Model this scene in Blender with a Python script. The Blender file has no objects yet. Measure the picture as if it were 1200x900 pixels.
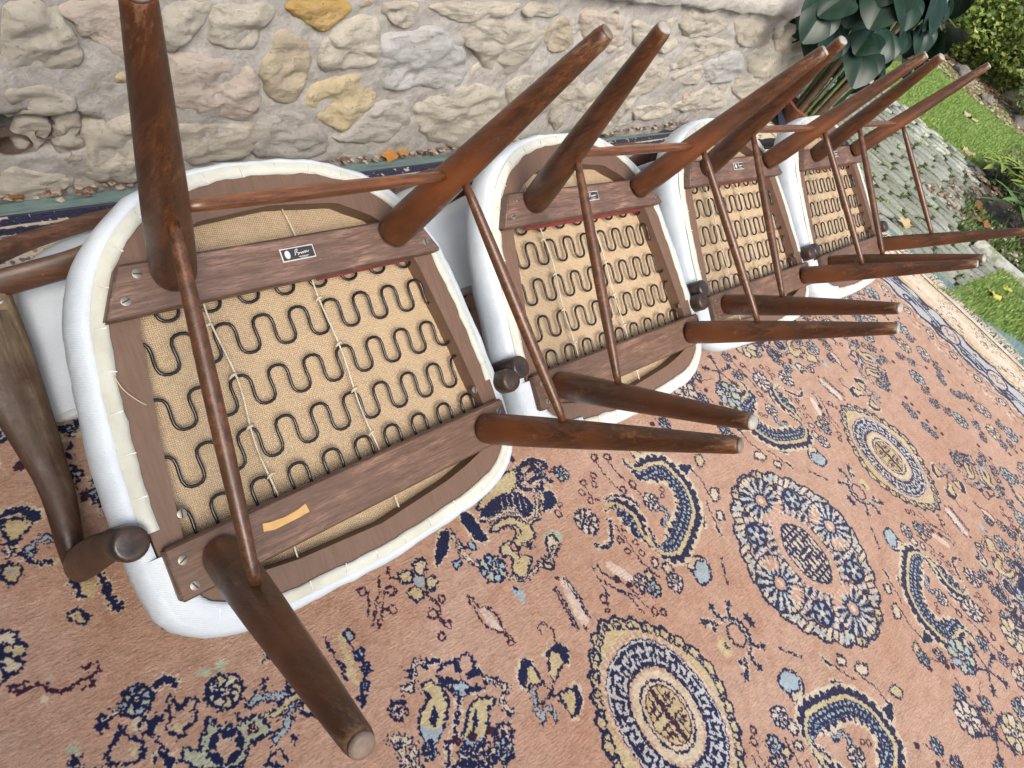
import bpy, bmesh, math, random
import numpy as np
from mathutils import Vector, Matrix, noise
random.seed(7); RNG = np.random.default_rng(7)
scene = bpy.context.scene
PI = math.pi

# ---------------------------------------------------------------- camera, sky, sun, exposure
cam_data = bpy.data.cameras.new("camera"); cam = bpy.data.objects.new("camera", cam_data)
scene.collection.objects.link(cam); scene.camera = cam
RT = Vector((0.694574, -0.593151, 0.407109)); DN = Vector((-0.311607, -0.758090, -0.572888)); FW = Vector((0.648435, 0.271056, -0.711380))
M = Matrix((( RT.x, -DN.x, -FW.x), (RT.y, -DN.y, -FW.y), (RT.z, -DN.z, -FW.z))).to_4x4()
M.translation = Vector((0, 0, 1.0)); cam.matrix_world = M
cam_data.sensor_width = 36.0; cam_data.lens = 778.32 / 1200 * 36.0
cam_data.clip_start = 0.02; cam_data.clip_end = 500
world = bpy.data.worlds.new("World"); scene.world = world; world.use_nodes = True
wn = world.node_tree.nodes; wl = world.node_tree.links; wn.clear()
SUN_EL, SUN_AZ = math.radians(44), math.radians(212)     # azimuth from +Y, clockwise
sky = wn.new("ShaderNodeTexSky"); sky.sky_type = 'NISHITA'; sky.sun_disc = False
sky.sun_elevation = SUN_EL; sky.sun_rotation = SUN_AZ; sky.air_density = 1.2; sky.dust_density = 4.0; sky.ozone_density = 1.0
bg = wn.new("ShaderNodeBackground"); bg.inputs[1].default_value = 0.125
wo = wn.new("ShaderNodeOutputWorld"); wl.new(sky.outputs[0], bg.inputs[0]); wl.new(bg.outputs[0], wo.inputs[0])
sd = bpy.data.lights.new("sun", 'SUN'); sd.energy = 2.5; sd.angle = math.radians(32); sd.color = (1.0, 0.955, 0.89)
so = bpy.data.objects.new("sun", sd); scene.collection.objects.link(so)
sdir = Vector((math.sin(SUN_AZ) * math.cos(SUN_EL), math.cos(SUN_AZ) * math.cos(SUN_EL), math.sin(SUN_EL)))
so.rotation_euler = sdir.to_track_quat('Z', 'Y').to_euler(); so.location = (0, 0, 6)
scene.view_settings.view_transform = 'Standard'; scene.view_settings.look = 'None'
scene.view_settings.exposure = 0.75; scene.view_settings.gamma = 1.0

RUG = [('F','P',0,[[0.4597,0.0052],[0.4821,0.0027],[0.4833,-0.0148],[0.4716,-0.0235],[0.4833,-0.0273],[0.4829,-0.0435],[0.4713,-0.0518],[0.456,-0.0372],[0.4468,-0.0429],[0.4356,-0.039],[0.4304,-0.0274],[0.4249,-0.0037],[0.4297,0.0091],[0.445,0.0109]]),
('f','N',0,[[0.4567,0.0064],[0.4614,-0.0001],[0.4578,-0.0149],[0.4518,-0.0084]]),
('f','N',0,[[0.4635,-0.02],[0.4833,-0.0211],[0.4823,-0.0299],[0.4648,-0.029]]),
('f','N',0,[[0.4278,0.0003],[0.4392,-0.0095],[0.4397,-0.02],[0.4264,-0.008]]),
('f','N',0,[[0.4586,-0.037],[0.4743,-0.045],[0.4717,-0.0513],[0.4559,-0.0436]]),
('F','B',0,[[0.4363,-0.0196],[0.4496,-0.0207],[0.4565,-0.0335],[0.4468,-0.0429],[0.4337,-0.0385],[0.4319,-0.0285]]),
('L','N',5,[[0.436,-0.0354],[0.4196,-0.0551],[0.4048,-0.0675],[0.3956,-0.0796],[0.3866,-0.0768],[0.3775,-0.0884],[0.3671,-0.0988]]),
('L','N',4,[[0.3809,-0.0726],[0.3976,-0.0829]]),
('F','Y',0,[[0.397,0.0075],[0.4088,0.0053],[0.418,-0.007],[0.4193,-0.0237],[0.4128,-0.0387],[0.3902,-0.057],[0.371,-0.0653],[0.3617,-0.0603],[0.3593,-0.0458],[0.3669,-0.0289],[0.3834,-0.0179],[0.3965,-0.0117],[0.3938,-0.0001]]),
('f','B',0,[[0.3654,-0.0372],[0.3778,-0.0499],[0.3906,-0.0553],[0.3719,-0.0641],[0.3626,-0.0591],[0.3602,-0.0457]]),
('f','N',0,[[0.3974,-0.0259],[0.396,-0.0345],[0.3905,-0.0421],[0.3802,-0.0478],[0.3803,-0.0404],[0.3893,-0.0298]]),
('F','Y',0,[[0.44,-0.0578],[0.4552,-0.0567],[0.4688,-0.0642],[0.4793,-0.0695],[0.4746,-0.0783],[0.4627,-0.0778],[0.4506,-0.0928],[0.4309,-0.1054],[0.4087,-0.1098],[0.4019,-0.101],[0.4076,-0.0846],[0.4253,-0.0707]]),
('f','B',0,[[0.4097,-0.0861],[0.4204,-0.0978],[0.4343,-0.1022],[0.4106,-0.1086],[0.4042,-0.1009]]),
('f','N',0,[[0.4462,-0.0662],[0.4414,-0.0784],[0.434,-0.0847],[0.4237,-0.0895],[0.4255,-0.0824],[0.4367,-0.0712]]),
('T','C',5,[[0.4187,0.0286],[0.4071,0.0396],[0.395,0.0247],[0.3801,0.0133],[0.3731,0.0181]]),
('L','N',2,[[0.3993,0.0297],[0.3854,0.0411]]),
('L','N',2,[[0.3922,0.0226],[0.3813,0.032]]),
('L','N',6,[[0.4167,0.0227],[0.4237,0.0261],[0.4361,0.021]]),
('T','C',5,[[0.4864,-0.041],[0.4964,-0.0548],[0.5051,-0.0678],[0.4959,-0.077],[0.4851,-0.0857],[0.4906,-0.1016]]),
('L','N',2,[[0.4948,-0.0722],[0.5035,-0.0803]]),
('L','N',4,[[0.4964,-0.0486],[0.5029,-0.0593]]),
('Q','N',0,[[0.3499,-0.0006],[0.3631,-0.01]]),
('Q','N',0,[[0.4626,-0.117],[0.4772,-0.1276]]),
('T','C',7,[[0.3198,-0.0224],[0.3293,-0.0293],[0.3407,-0.0395],[0.3284,-0.0413],[0.3225,-0.0512],[0.3228,-0.0656]]),
('T','C',5,[[0.3431,-0.0539],[0.3319,-0.06],[0.3316,-0.0687],[0.3353,-0.0768]]),
('T','C',5,[[0.4321,-0.1215],[0.4299,-0.133],[0.4189,-0.1377]]),
('T','C',5,[[0.4063,-0.1246],[0.4144,-0.1288],[0.4122,-0.1345]]),
('T','C',5,[[0.4409,-0.143],[0.4356,-0.1521]]),
('P','B',0,[[0.3579,-0.0685],[0.3663,-0.0747]]),
('P','C',0,[[0.3979,-0.1073],[0.4079,-0.1166]]),
('L','N',4,[[0.3737,-0.1056],[0.3928,-0.1127],[0.3987,-0.1226]]),
('F','Y',0,[[0.5988,-0.0748],[0.615,-0.0699],[0.6322,-0.0835],[0.621,-0.1029],[0.606,-0.1017],[0.5817,-0.1134],[0.5818,-0.1027]]),
('f','N',0,[[0.594,-0.0725],[0.6059,-0.0684],[0.6195,-0.0715],[0.6317,-0.0841],[0.6277,-0.0985],[0.617,-0.1047],[0.6124,-0.095],[0.6152,-0.0857],[0.6068,-0.0757],[0.595,-0.0789]]),
('F','Y',0,[[0.5502,-0.0598],[0.563,-0.0641],[0.5618,-0.0997],[0.5429,-0.0931],[0.5294,-0.0838]]),
('f','N',0,[[0.5497,-0.0573],[0.5677,-0.065],[0.565,-0.0732],[0.5541,-0.071],[0.5403,-0.0849],[0.5278,-0.0869],[0.5345,-0.0705]]),
('F','Y',0,[[0.573,-0.1307],[0.6032,-0.1389],[0.5986,-0.1571],[0.5723,-0.1679],[0.5721,-0.1469]]),
('f','N',0,[[0.6009,-0.1352],[0.6093,-0.1388],[0.6014,-0.1591],[0.5826,-0.1711],[0.5718,-0.1683],[0.5881,-0.1582],[0.5957,-0.1466]]),
('L','N',3,[[0.5787,-0.1092],[0.565,-0.121],[0.5409,-0.1229]]),
('L','N',3,[[0.5601,-0.0986],[0.5651,-0.1147],[0.5609,-0.1223]]),
('L','N',3,[[0.5735,-0.132],[0.5609,-0.1223]]),
('T','B',6,[[0.5379,-0.1],[0.5341,-0.114],[0.5265,-0.125],[0.5261,-0.141],[0.5328,-0.1336],[0.543,-0.1327],[0.5498,-0.1416],[0.5452,-0.1526]]),
('L','U',2,[[0.6221,-0.07],[0.6313,-0.0556],[0.6312,-0.0426],[0.6231,-0.0319],[0.6121,-0.0331],[0.6116,-0.0428]]),
('f','W',0,[[0.5444,0.0431],[0.5587,0.0409],[0.5547,0.0163],[0.5581,0.0007],[0.5515,-0.0039],[0.544,0.0098],[0.5407,0.0252]]),
('L','U',2.6,[[0.5352,0.0646],[0.5356,0.0419],[0.5337,0.0231],[0.5417,0.0069],[0.5538,-0.0076],[0.5536,-0.0208]]),
('L','U',2.6,[[0.5434,0.0618],[0.5445,0.0498],[0.5598,0.0357],[0.5618,0.0118],[0.5575,-0.0078],[0.5631,-0.0225]]),
('R','U',0,[[0.5416,0.0675],[0.5465,0.0644]]),
('R','U',0,[[0.5547,-0.0259],[0.56,-0.0293]]),
('f','W',0,[[0.7025,0.0014],[0.7192,-0.0039],[0.7047,-0.0703],[0.684,-0.0754]]),
('L','N',2.2,[[0.6822,0.0005],[0.6784,-0.0306],[0.6711,-0.0761]]),
('L','N',2.2,[[0.6883,0.0005],[0.6835,-0.0316],[0.6754,-0.0766]]),
('L','N',2.2,[[0.713,0.0046],[0.7108,-0.0321],[0.7072,-0.0741]]),
('L','N',2.2,[[0.7175,0.0029],[0.7159,-0.0353],[0.7085,-0.0773]]),
('S','U',8,[[0.7009,0.0095]]),
('S','U',8,[[0.6889,-0.083]]),
('F','C',0,[[0.4924,0.1634],[0.5051,0.1649],[0.5097,0.1533],[0.4985,0.1422],[0.4876,0.1421],[0.4861,0.1531]]),
('F','Y',0,[[0.4607,0.1604],[0.4749,0.1615],[0.4809,0.1483],[0.472,0.1407],[0.4592,0.145],[0.4561,0.1537]]),
('F','Y',0,[[0.4942,0.1316],[0.5074,0.1303],[0.5067,0.1175],[0.4952,0.1115],[0.4875,0.1183]]),
('F','Y',0,[[0.4615,0.1321],[0.4742,0.1308],[0.4785,0.1174],[0.469,0.1105],[0.4581,0.113],[0.4553,0.1232]]),
('f','B',0,[[0.4794,0.1448],[0.4908,0.138],[0.4855,0.1273],[0.4747,0.1283]]),
('L','U',3,[[0.4828,0.1169],[0.4818,0.1039],[0.4872,0.0907],[0.4856,0.079],[0.4751,0.071],[0.4789,0.0603]]),
('R','U',0,[[0.4986,0.0935],[0.5052,0.0894]]),
('R','U',0,[[0.4703,0.0815],[0.4779,0.0767]]),
('R','U',0,[[0.4835,0.054],[0.4893,0.0503]]),
('R','U',0,[[0.463,0.0451],[0.4692,0.041]]),
('L','U',3,[[0.4319,0.1734],[0.4114,0.1483],[0.3838,0.1171]]),
('L','U',3,[[0.4317,0.1566],[0.4122,0.1354],[0.3886,0.1081]]),
('L','U',3,[[0.4026,0.1619],[0.3981,0.1523],[0.3835,0.134]]),
('R','U',0,[[0.3972,0.1685],[0.4041,0.1643]]),
('R','U',0,[[0.4355,0.1459],[0.4423,0.1417]]),
('R','U',0,[[0.4213,0.1215],[0.4283,0.1171]]),
('L','U',3,[[0.4526,0.1782],[0.446,0.1649],[0.4602,0.1564]]),
('L','U',3,[[0.4278,0.1527],[0.4333,0.1556]]),
('L','U',3,[[0.4102,0.1285],[0.4163,0.1267]]),
('T','C',6,[[0.5788,0.1803],[0.5788,0.1544],[0.5788,0.1241],[0.5911,0.1031],[0.6117,0.0756],[0.6371,0.0465],[0.6667,0.0442],[0.6968,0.048],[0.7223,0.0478],[0.7284,0.0591]]),
('F','B',0,[[0.5938,0.1435],[0.6037,0.1426],[0.6028,0.1312],[0.593,0.1322]]),
('F','B',0,[[0.5499,0.1296],[0.5634,0.1308],[0.5609,0.1208],[0.5499,0.1196]]),
('L','N',3,[[0.5652,0.1298],[0.5732,0.1436],[0.5905,0.1392]]),
('P','B',0,[[0.6072,0.0866],[0.6281,0.0742]]),
('f','N',0,[[0.6193,0.1992],[0.6321,0.1824],[0.6325,0.1552],[0.6313,0.1317],[0.6142,0.139],[0.612,0.1498],[0.6106,0.165],[0.6098,0.1848]]),
('f','N',0,[[0.563,0.1844],[0.5799,0.1797],[0.5596,0.156],[0.5431,0.1472],[0.5233,0.1416],[0.5414,0.1665]]),
('F','Y',0,[[0.648,0.1886],[0.6963,0.2065],[0.7413,0.2178],[0.7737,0.2123],[0.7437,0.1845],[0.7063,0.183],[0.6744,0.1795]]),
('f','N',0,[[0.715,0.1863],[0.7432,0.1767],[0.7541,0.1536],[0.7514,0.1329],[0.726,0.1286],[0.7195,0.1491],[0.7046,0.1633],[0.6617,0.1638],[0.6497,0.1768],[0.6836,0.1873]]),
('L','W',1.6,[[0.7197,0.1812],[0.7102,0.1629]]),
('L','W',1.6,[[0.7316,0.1775],[0.719,0.1556]]),
('L','W',1.6,[[0.7412,0.1709],[0.7284,0.1454]]),
('L','W',1.6,[[0.7048,0.1812],[0.6971,0.1648]]),
('L','W',1.6,[[0.7457,0.1596],[0.7373,0.138]]),
('T','C',6,[[0.6473,0.1667],[0.66,0.1582],[0.6843,0.1565],[0.7022,0.1569],[0.7141,0.1428],[0.7226,0.1178],[0.7484,0.119],[0.7695,0.1285]]),
('L','N',10,[[0.7661,0.1998],[0.7814,0.2139],[0.8203,0.2141],[0.8387,0.1938]]),
('L','N',8,[[0.7737,0.1905],[0.788,0.1996],[0.8145,0.2002],[0.8282,0.1933]]),
('L','N',10,[[0.7781,0.1774],[0.8053,0.1826],[0.8269,0.1589]]),
('L','N',10,[[0.7781,0.2101],[0.7581,0.1796],[0.7957,0.1574],[0.8081,0.1784]]),
('L','W',1.5,[[0.7672,0.183],[0.7914,0.2034],[0.819,0.2052]]),
('L','W',1.5,[[0.7814,0.1703],[0.7986,0.175],[0.8176,0.167]]),
('T','C',5,[[0.7787,0.1636],[0.7706,0.1438],[0.7463,0.1202]]),
('T','C',5,[[0.7907,0.1519],[0.7782,0.1344]]),
('f','N',0,[[0.7952,0.1496],[0.8107,0.1414],[0.8045,0.1204],[0.7858,0.1145],[0.776,0.125]]),
('R','U',0,[[0.8078,0.1133],[0.8131,0.1104]]),
('R','U',0,[[0.7929,0.1011],[0.8004,0.097]]),
('F','Y',0,[[0.6478,0.1467],[0.684,0.1491],[0.7081,0.1359],[0.7241,0.1042],[0.7099,0.0896],[0.6881,0.0921],[0.6645,0.0837],[0.6828,0.0658],[0.6474,0.044],[0.6327,0.0598],[0.6499,0.0827],[0.6358,0.098],[0.6467,0.1099],[0.6694,0.1076],[0.6891,0.1137],[0.6827,0.1337],[0.6528,0.1356]]),
('L','U',2,[[0.6633,0.1381],[0.6993,0.1256],[0.6927,0.1042]]),
('L','U',2,[[0.6657,0.1],[0.6707,0.0923],[0.6553,0.0676]]),
('S','N',28,[[0.6951,0.0831]]),
('R','U',0,[[0.6663,0.0972],[0.674,0.0928]]),
('f','G',0,[[0.7393,0.0881],[0.7633,0.0798],[0.7666,0.0626],[0.7514,0.0534],[0.7308,0.0652],[0.7281,0.0793]]),
('F','C',0,[[0.7313,0.0725],[0.7495,0.0773],[0.7509,0.0563],[0.7275,0.0448],[0.7174,0.0506]]),
('T','C',5,[[0.7365,0.0545],[0.7205,0.0439],[0.6886,0.0456]]),
('F','Y',0,[[0.7007,0.0457],[0.7122,0.0316],[0.7039,0.0293],[0.6936,0.0378]]),
('f','B',0,[[0.6195,0.0424],[0.6279,0.0327],[0.6267,0.0151],[0.6149,0.0112],[0.6122,0.0241],[0.6121,0.0355]]),
('S','N',8,[[0.6206,0.0371]]),
('P','C',0,[[0.836,0.0594],[0.8588,0.047]]),
('R','U',0,[[0.8894,0.1246],[0.8961,0.1211]]),
('R','U',0,[[0.9095,0.1097],[0.9164,0.1062]]),
('R','U',0,[[0.8703,0.1103],[0.8774,0.1066]]),
('R','U',0,[[0.8743,0.0877],[0.8808,0.0842]]),
('L','U',2,[[0.8866,0.1159],[0.8848,0.0888],[0.8929,0.0789]]),
('T','Y',15,[[1.0159,0.1496],[1.0216,0.1132],[1.0327,0.0854],[1.0703,0.0807],[1.1049,0.0652],[1.112,0.0331],[1.113,-0.0002],[1.0988,-0.0317],[1.075,-0.057],[1.0365,-0.0729],[0.9997,-0.0857],[0.9696,-0.0911],[0.9398,-0.0738],[0.9288,-0.0487],[0.9282,-0.0175],[0.9394,0.0117],[0.9329,0.0383],[0.9187,0.0578],[0.8932,0.0596]]),
('L','N',17,[[1.0306,0.0698],[1.0651,0.0624],[1.0879,0.0509],[1.0924,0.0273],[1.08,-0.0052],[1.0486,-0.032],[1.0229,-0.0496],[1.0118,-0.0695]]),
('D','B',5,[[1.0461,0.0664],[1.0626,0.0603],[1.0778,0.0527],[1.0859,0.039],[1.0864,0.0203],[1.0781,0.0013],[1.0642,-0.016],[1.0477,-0.0314],[1.0296,-0.0455],[1.0175,-0.0623],[1.0665,-0.0308],[1.0514,-0.0442],[1.0459,-0.0571]]),
('L','N',9,[[1.1364,0.0392],[1.1347,0.0171],[1.1252,-0.0177],[1.1016,-0.0442],[1.0648,-0.0728],[1.0287,-0.0945],[1.004,-0.0968]]),
('f','N',0,[[1.1366,0.0449],[1.1731,0.0267],[1.1542,0.0187],[1.1294,0.0197]]),
('L','N',9,[[0.9114,0.0719],[0.9389,0.0636],[0.9603,0.047],[0.9637,0.0218]]),
('L','N',17,[[0.8951,0.0485],[0.9153,0.035],[0.9248,0.0146],[0.9173,-0.0114]]),
('D','B',5,[[0.9012,0.0477],[0.9094,0.0392],[0.919,0.032],[0.9234,0.0179],[0.9218,0.0036]]),
('L','N',8,[[0.8834,0.0373],[0.868,0.0162],[0.8543,0.0045],[0.834,0.0026],[0.8196,0.0137]]),
('L','C',3,[[0.8227,0.0105],[0.8401,0.0053],[0.8541,0.0094]]),
('L','N',13,[[0.9565,0.0075],[0.9521,-0.0157],[0.964,-0.0375],[0.9632,-0.0573],[0.9601,-0.0756],[0.9694,-0.085]]),
('L','N',6,[[0.9495,-0.0244],[0.9443,-0.0416],[0.9295,-0.0481]]),
('F','B',0,[[1.003,-0.0722],[1.0094,-0.0861],[0.9882,-0.0968],[0.9714,-0.0896],[0.9822,-0.0732]]),
('S','N',16,[[1.0058,-0.0506]]),
('R','N',0,[[0.965,-0.0684],[0.974,-0.0736]]),
('f','N',0,[[1.0861,-0.0549],[1.1021,-0.069],[1.0799,-0.0891],[1.0732,-0.0748]]),
('T','B',6,[[1.0013,0.0042],[1.0164,-0.0093],[1.0144,-0.024],[0.99,-0.0315],[0.996,-0.0555]]),
('P','C',0,[[1.0028,0.0166],[1.0204,0.0073]]),
('R','U',0,[[1.0501,0.0225],[1.056,0.0194]]),
('R','U',0,[[1.0382,0.0124],[1.044,0.0093]]),
('R','U',0,[[0.9556,0.1538],[0.964,0.1497]]),
('R','U',0,[[0.9858,0.1418],[0.9944,0.1376]]),
('R','U',0,[[0.9225,0.1246],[0.9293,0.1212]]),
('S','B',14,[[0.9512,0.1208]]),
('S','B',12,[[0.982,0.1026]]),
('R','U',0,[[0.9934,0.067],[1.0019,0.0626]]),
('R','U',0,[[0.9612,0.0677],[0.969,0.0636]]),
('L','U',2,[[0.9524,0.1472],[0.9495,0.1003],[0.9552,0.0655]]),
('L','U',2,[[0.9806,0.1333],[0.9802,0.0954],[0.9896,0.0636],[0.991,0.0415]]),
('f','P',0,[[0.9522,0.1096],[0.9624,0.099],[0.9602,0.0735],[0.9523,0.0829]]),
('F','C',0,[[1.1674,-0.0397],[1.1904,-0.0431],[1.178,-0.0624],[1.1536,-0.0635]]),
('F','C',0,[[1.137,-0.0825],[1.1544,-0.0863],[1.1459,-0.1011],[1.1261,-0.0984]]),
('L','N',2.2,[[1.1632,0.0259],[1.1684,-0.0116],[1.1576,-0.0403],[1.1558,-0.0619]]),
('L','N',2.2,[[1.1358,-0.0513],[1.1237,-0.0725],[1.1136,-0.0997],[1.1031,-0.1218]]),
('L','N',5,[[1.1094,-0.1028],[1.1033,-0.1235]]),
('F','B',0,[[0.9977,-0.1174],[1.019,-0.1323],[1.0137,-0.1518],[0.9999,-0.1684],[0.9712,-0.1657],[0.9649,-0.1522],[0.9689,-0.14],[0.9684,-0.125],[0.9791,-0.1165]]),
('F','C',0,[[0.9661,-0.1237],[0.9868,-0.1135],[1.0099,-0.1205],[1.0171,-0.1337],[0.995,-0.1258],[0.976,-0.1344]]),
('R','U',0,[[0.898,0.0093],[0.9045,0.0057]]),
('R','U',0,[[0.8733,-0.0053],[0.8796,-0.0089]]),
('R','U',0,[[0.8703,-0.0288],[0.8765,-0.0324]]),
('R','U',0,[[0.8972,-0.0482],[0.9036,-0.0519]]),
('R','U',0,[[0.8997,-0.0252],[0.9057,-0.0287]]),
('L','U',2,[[0.8863,0.0208],[0.8854,-0.0181],[0.8813,-0.0592],[0.893,-0.1041]]),
('F','Y',0,[[0.8703,-0.0811],[0.8842,-0.08],[0.8812,-0.0947],[0.8664,-0.0966]]),
('F','C',0,[[0.9192,-0.0911],[0.9335,-0.0946],[0.9319,-0.1083],[0.9122,-0.1062]]),
('F','C',0,[[0.9057,-0.0687],[0.9181,-0.0735],[0.9085,-0.0848],[0.8967,-0.0826]]),
('P','C',0,[[0.9159,-0.1275],[0.928,-0.1419]]),
('L','N',2,[[0.7789,-0.0129],[0.7739,-0.0372],[0.7697,-0.0681]]),
('L','N',2,[[0.7895,-0.0146],[0.791,-0.0338],[0.8048,-0.0558],[0.8155,-0.0759],[0.8257,-0.1025]]),
('f','W',0,[[0.81,-0.0174],[0.8298,-0.0384],[0.8405,-0.0773],[0.8245,-0.0676],[0.8088,-0.0399]]),
('L','N',4,[[1.0608,-0.1551],[1.0402,-0.1776],[1.0255,-0.1986]]),
('D','C',3,[[1.0547,-0.1608],[1.045,-0.1729],[1.0368,-0.1831],[1.0307,-0.1918]]),
('F','Y',0,[[1.2027,0.0358],[1.2244,0.0313],[1.2144,0.0152],[1.1915,0.0117]]),
('F','Y',0,[[1.0507,0.1328],[1.0698,0.115],[1.0696,0.1009],[1.0503,0.1046]]),
('L','N',6,[[0.9471,-0.2119],[0.952,-0.229],[0.9807,-0.2495],[0.9846,-0.2732],[0.9716,-0.2879],[0.9631,-0.3051],[0.9658,-0.3318]]),
('L','N',6,[[0.9811,-0.2286],[0.9719,-0.244]]),
('L','N',6,[[0.9156,-0.2151],[0.9329,-0.2284],[0.9208,-0.2344]]),
('L','N',5,[[0.9716,-0.2879],[0.9969,-0.3113]]),
('L','N',5,[[0.9619,-0.3088],[0.9217,-0.322]]),
('L','N',6,[[0.9287,-0.2958],[0.9354,-0.307],[0.9526,-0.3094]]),
('S','N',30,[[0.9512,-0.2042]]),
('S','N',28,[[0.9908,-0.2228]]),
('S','N',30,[[0.9108,-0.2129]]),
('S','N',34,[[1.0085,-0.2639]]),
('S','N',28,[[0.9969,-0.3113]]),
('S','N',28,[[0.9662,-0.3343]]),
('S','N',32,[[0.9217,-0.322]]),
('F','P',0,[[0.9551,-0.2472],[0.9734,-0.2576],[0.9759,-0.2722],[0.9604,-0.2783],[0.9421,-0.2709],[0.9408,-0.2587]]),
('f','Y',0,[[0.906,-0.2541],[0.9249,-0.2574],[0.9285,-0.2778],[0.9196,-0.2897],[0.9,-0.2811],[0.8994,-0.2675]]),
('S','N',8,[[0.9193,-0.2672]]),
('L','N',2,[[0.7741,-0.0321],[0.7713,-0.0528],[0.7648,-0.071],[0.7546,-0.0778]]),
('L','N',2,[[0.7914,-0.0695],[0.8058,-0.0919],[0.8067,-0.1147],[0.8095,-0.1298]]),
('L','N',2,[[0.7799,-0.0446],[0.7952,-0.0719],[0.8175,-0.0991],[0.8232,-0.1295]]),
('R','U',0,[[0.7573,-0.0663],[0.7648,-0.071]]),
('R','U',0,[[0.748,-0.0858],[0.7524,-0.0886]]),
('R','U',0,[[0.847,-0.1512],[0.8534,-0.1553]]),
('R','U',0,[[0.8319,-0.1395],[0.8382,-0.1435]]),
('L','U',2.5,[[0.8635,-0.3831],[0.8554,-0.4016],[0.8392,-0.4019],[0.8475,-0.4199],[0.8404,-0.4501]]),
('L','U',4,[[-0.0155,0.2849],[-0.0105,0.2871],[-0.0016,0.2838],[-0.0023,0.2776],[0.0044,0.2758],[0.0123,0.2733],[0.016,0.2649],[0.0182,0.2586],[0.0221,0.2549],[0.0352,0.2536],[0.048,0.2546],[0.0573,0.2542],[0.0667,0.2538],[0.0691,0.2643],[0.0621,0.267],[0.0556,0.2664]]),
('L','U',4,[[0.0564,0.2518],[0.0571,0.2454],[0.0515,0.2433],[0.0463,0.2459]]),
('L','U',4,[[-0.0143,0.2841],[-0.0082,0.277],[-0.0023,0.2795]]),
('f','G',0,[[0.0201,0.2786],[0.0251,0.2781],[0.0241,0.271],[0.0191,0.2715]]),
('f','C',0,[[0.0046,0.2595],[0.0109,0.2608],[0.0117,0.2527],[0.0042,0.2542]]),
('P','B',0,[[0.0874,0.1996],[0.102,0.1884]]),
('T','C',4,[[0.0507,0.1945],[0.0488,0.1997],[0.0567,0.1998],[0.0678,0.1996]]),
('S','N',30,[[0.0465,0.1938]]),
('L','N',7,[[0.1106,0.2025],[0.118,0.2036],[0.1285,0.1994]]),
('f','G',0,[[0.011,0.1955],[0.0196,0.191],[0.0193,0.1802],[0.0109,0.1793],[0.0078,0.1869]]),
('S','N',30,[[0.0116,0.1733]]),
('L','N',7,[[0.1106,0.2025],[0.1227,0.2024],[0.1304,0.1939]]),
('P','Y',0,[[0.1747,0.1509],[0.1926,0.1385]]),
('f','G',0,[[0.1563,0.193],[0.1656,0.1931],[0.1733,0.1815],[0.1706,0.1759],[0.1575,0.1837]]),
('f','G',0,[[0.18,0.1876],[0.1886,0.1895],[0.192,0.1806],[0.1856,0.1753],[0.1783,0.1781]]),
('F','P',0,[[0.1135,0.1793],[0.1195,0.1791],[0.1221,0.1692],[0.1234,0.1623],[0.1319,0.1674],[0.1391,0.1657],[0.144,0.1579],[0.1361,0.1533],[0.1342,0.1406],[0.1218,0.1375],[0.1111,0.1331],[0.1042,0.1406],[0.1022,0.1517],[0.1114,0.1588]]),
('f','Y',0,[[0.1081,0.1494],[0.1136,0.1503],[0.1179,0.1423],[0.1132,0.1378],[0.108,0.1416]]),
('L','N',5,[[0.0774,0.1715],[0.0862,0.1729],[0.0901,0.1624],[0.099,0.1637]]),
('S','N',24,[[0.0984,0.1662]]),
('S','N',20,[[0.0869,0.1569]]),
('S','N',20,[[0.0793,0.1605]]),
('F','G',0,[[0.1441,0.1355],[0.1486,0.1222],[0.1596,0.1143],[0.1689,0.1066],[0.1807,0.1073],[0.1929,0.1047],[0.1997,0.0875],[0.1993,0.0755],[0.1877,0.0758],[0.17,0.0787],[0.1607,0.0678],[0.1463,0.0649],[0.1155,0.0861],[0.1015,0.108],[0.106,0.118],[0.1144,0.1137],[0.1229,0.1055],[0.1289,0.1186],[0.1357,0.1216]]),
('o','N',0,[[0.1481,0.0928],[0.1651,0.0803]]),
('S','P',50,[[0.1478,0.092]]),
('Q','U',0,[[0.1845,0.0913],[0.1898,0.0874]]),
('L','N',12,[[0.0851,0.1259],[0.0883,0.1235],[0.0871,0.1094]]),
('F','P',0,[[0.0535,0.1718],[0.0607,0.1779],[0.0645,0.1656],[0.0732,0.1498],[0.0708,0.1402],[0.0612,0.1363],[0.0385,0.1496],[0.0406,0.1627]]),
('f','Y',0,[[0.0592,0.1507],[0.0671,0.1505],[0.0684,0.1421],[0.0605,0.1423]]),
('S','N',26,[[0.0607,0.1759]]),
('L','N',3,[[0.0888,0.1479],[0.0889,0.1364],[0.0945,0.1265]]),
('L','N',3,[[0.1739,0.1204],[0.1758,0.1108]]),
('T','B',9,[[0.1935,0.1207],[0.2053,0.1223],[0.2184,0.1151],[0.2316,0.1039],[0.2467,0.0994]]),
('T','B',9,[[0.2375,0.0898],[0.2262,0.0799],[0.2173,0.0706],[0.1984,0.0633]]),
('S','N',22,[[0.221,0.1342]]),
('L','N',4,[[0.2199,0.1321],[0.215,0.1215]]),
('S','N',20,[[0.22,0.0513]]),
('T','Y',9,[[0.2057,0.0945],[0.221,0.0915],[0.2348,0.0956],[0.2494,0.0935]]),
('F','P',0,[[0.2502,0.1236],[0.2554,0.1077],[0.2519,0.0979],[0.2404,0.1058]]),
('F','C',0,[[0.2482,0.0842],[0.2596,0.0762],[0.2616,0.0587],[0.2577,0.0554],[0.2438,0.0694],[0.2405,0.0776]]),
('L','N',3,[[0.3155,0.1421],[0.3134,0.1107],[0.3152,0.0921],[0.3098,0.0745]]),
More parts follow.
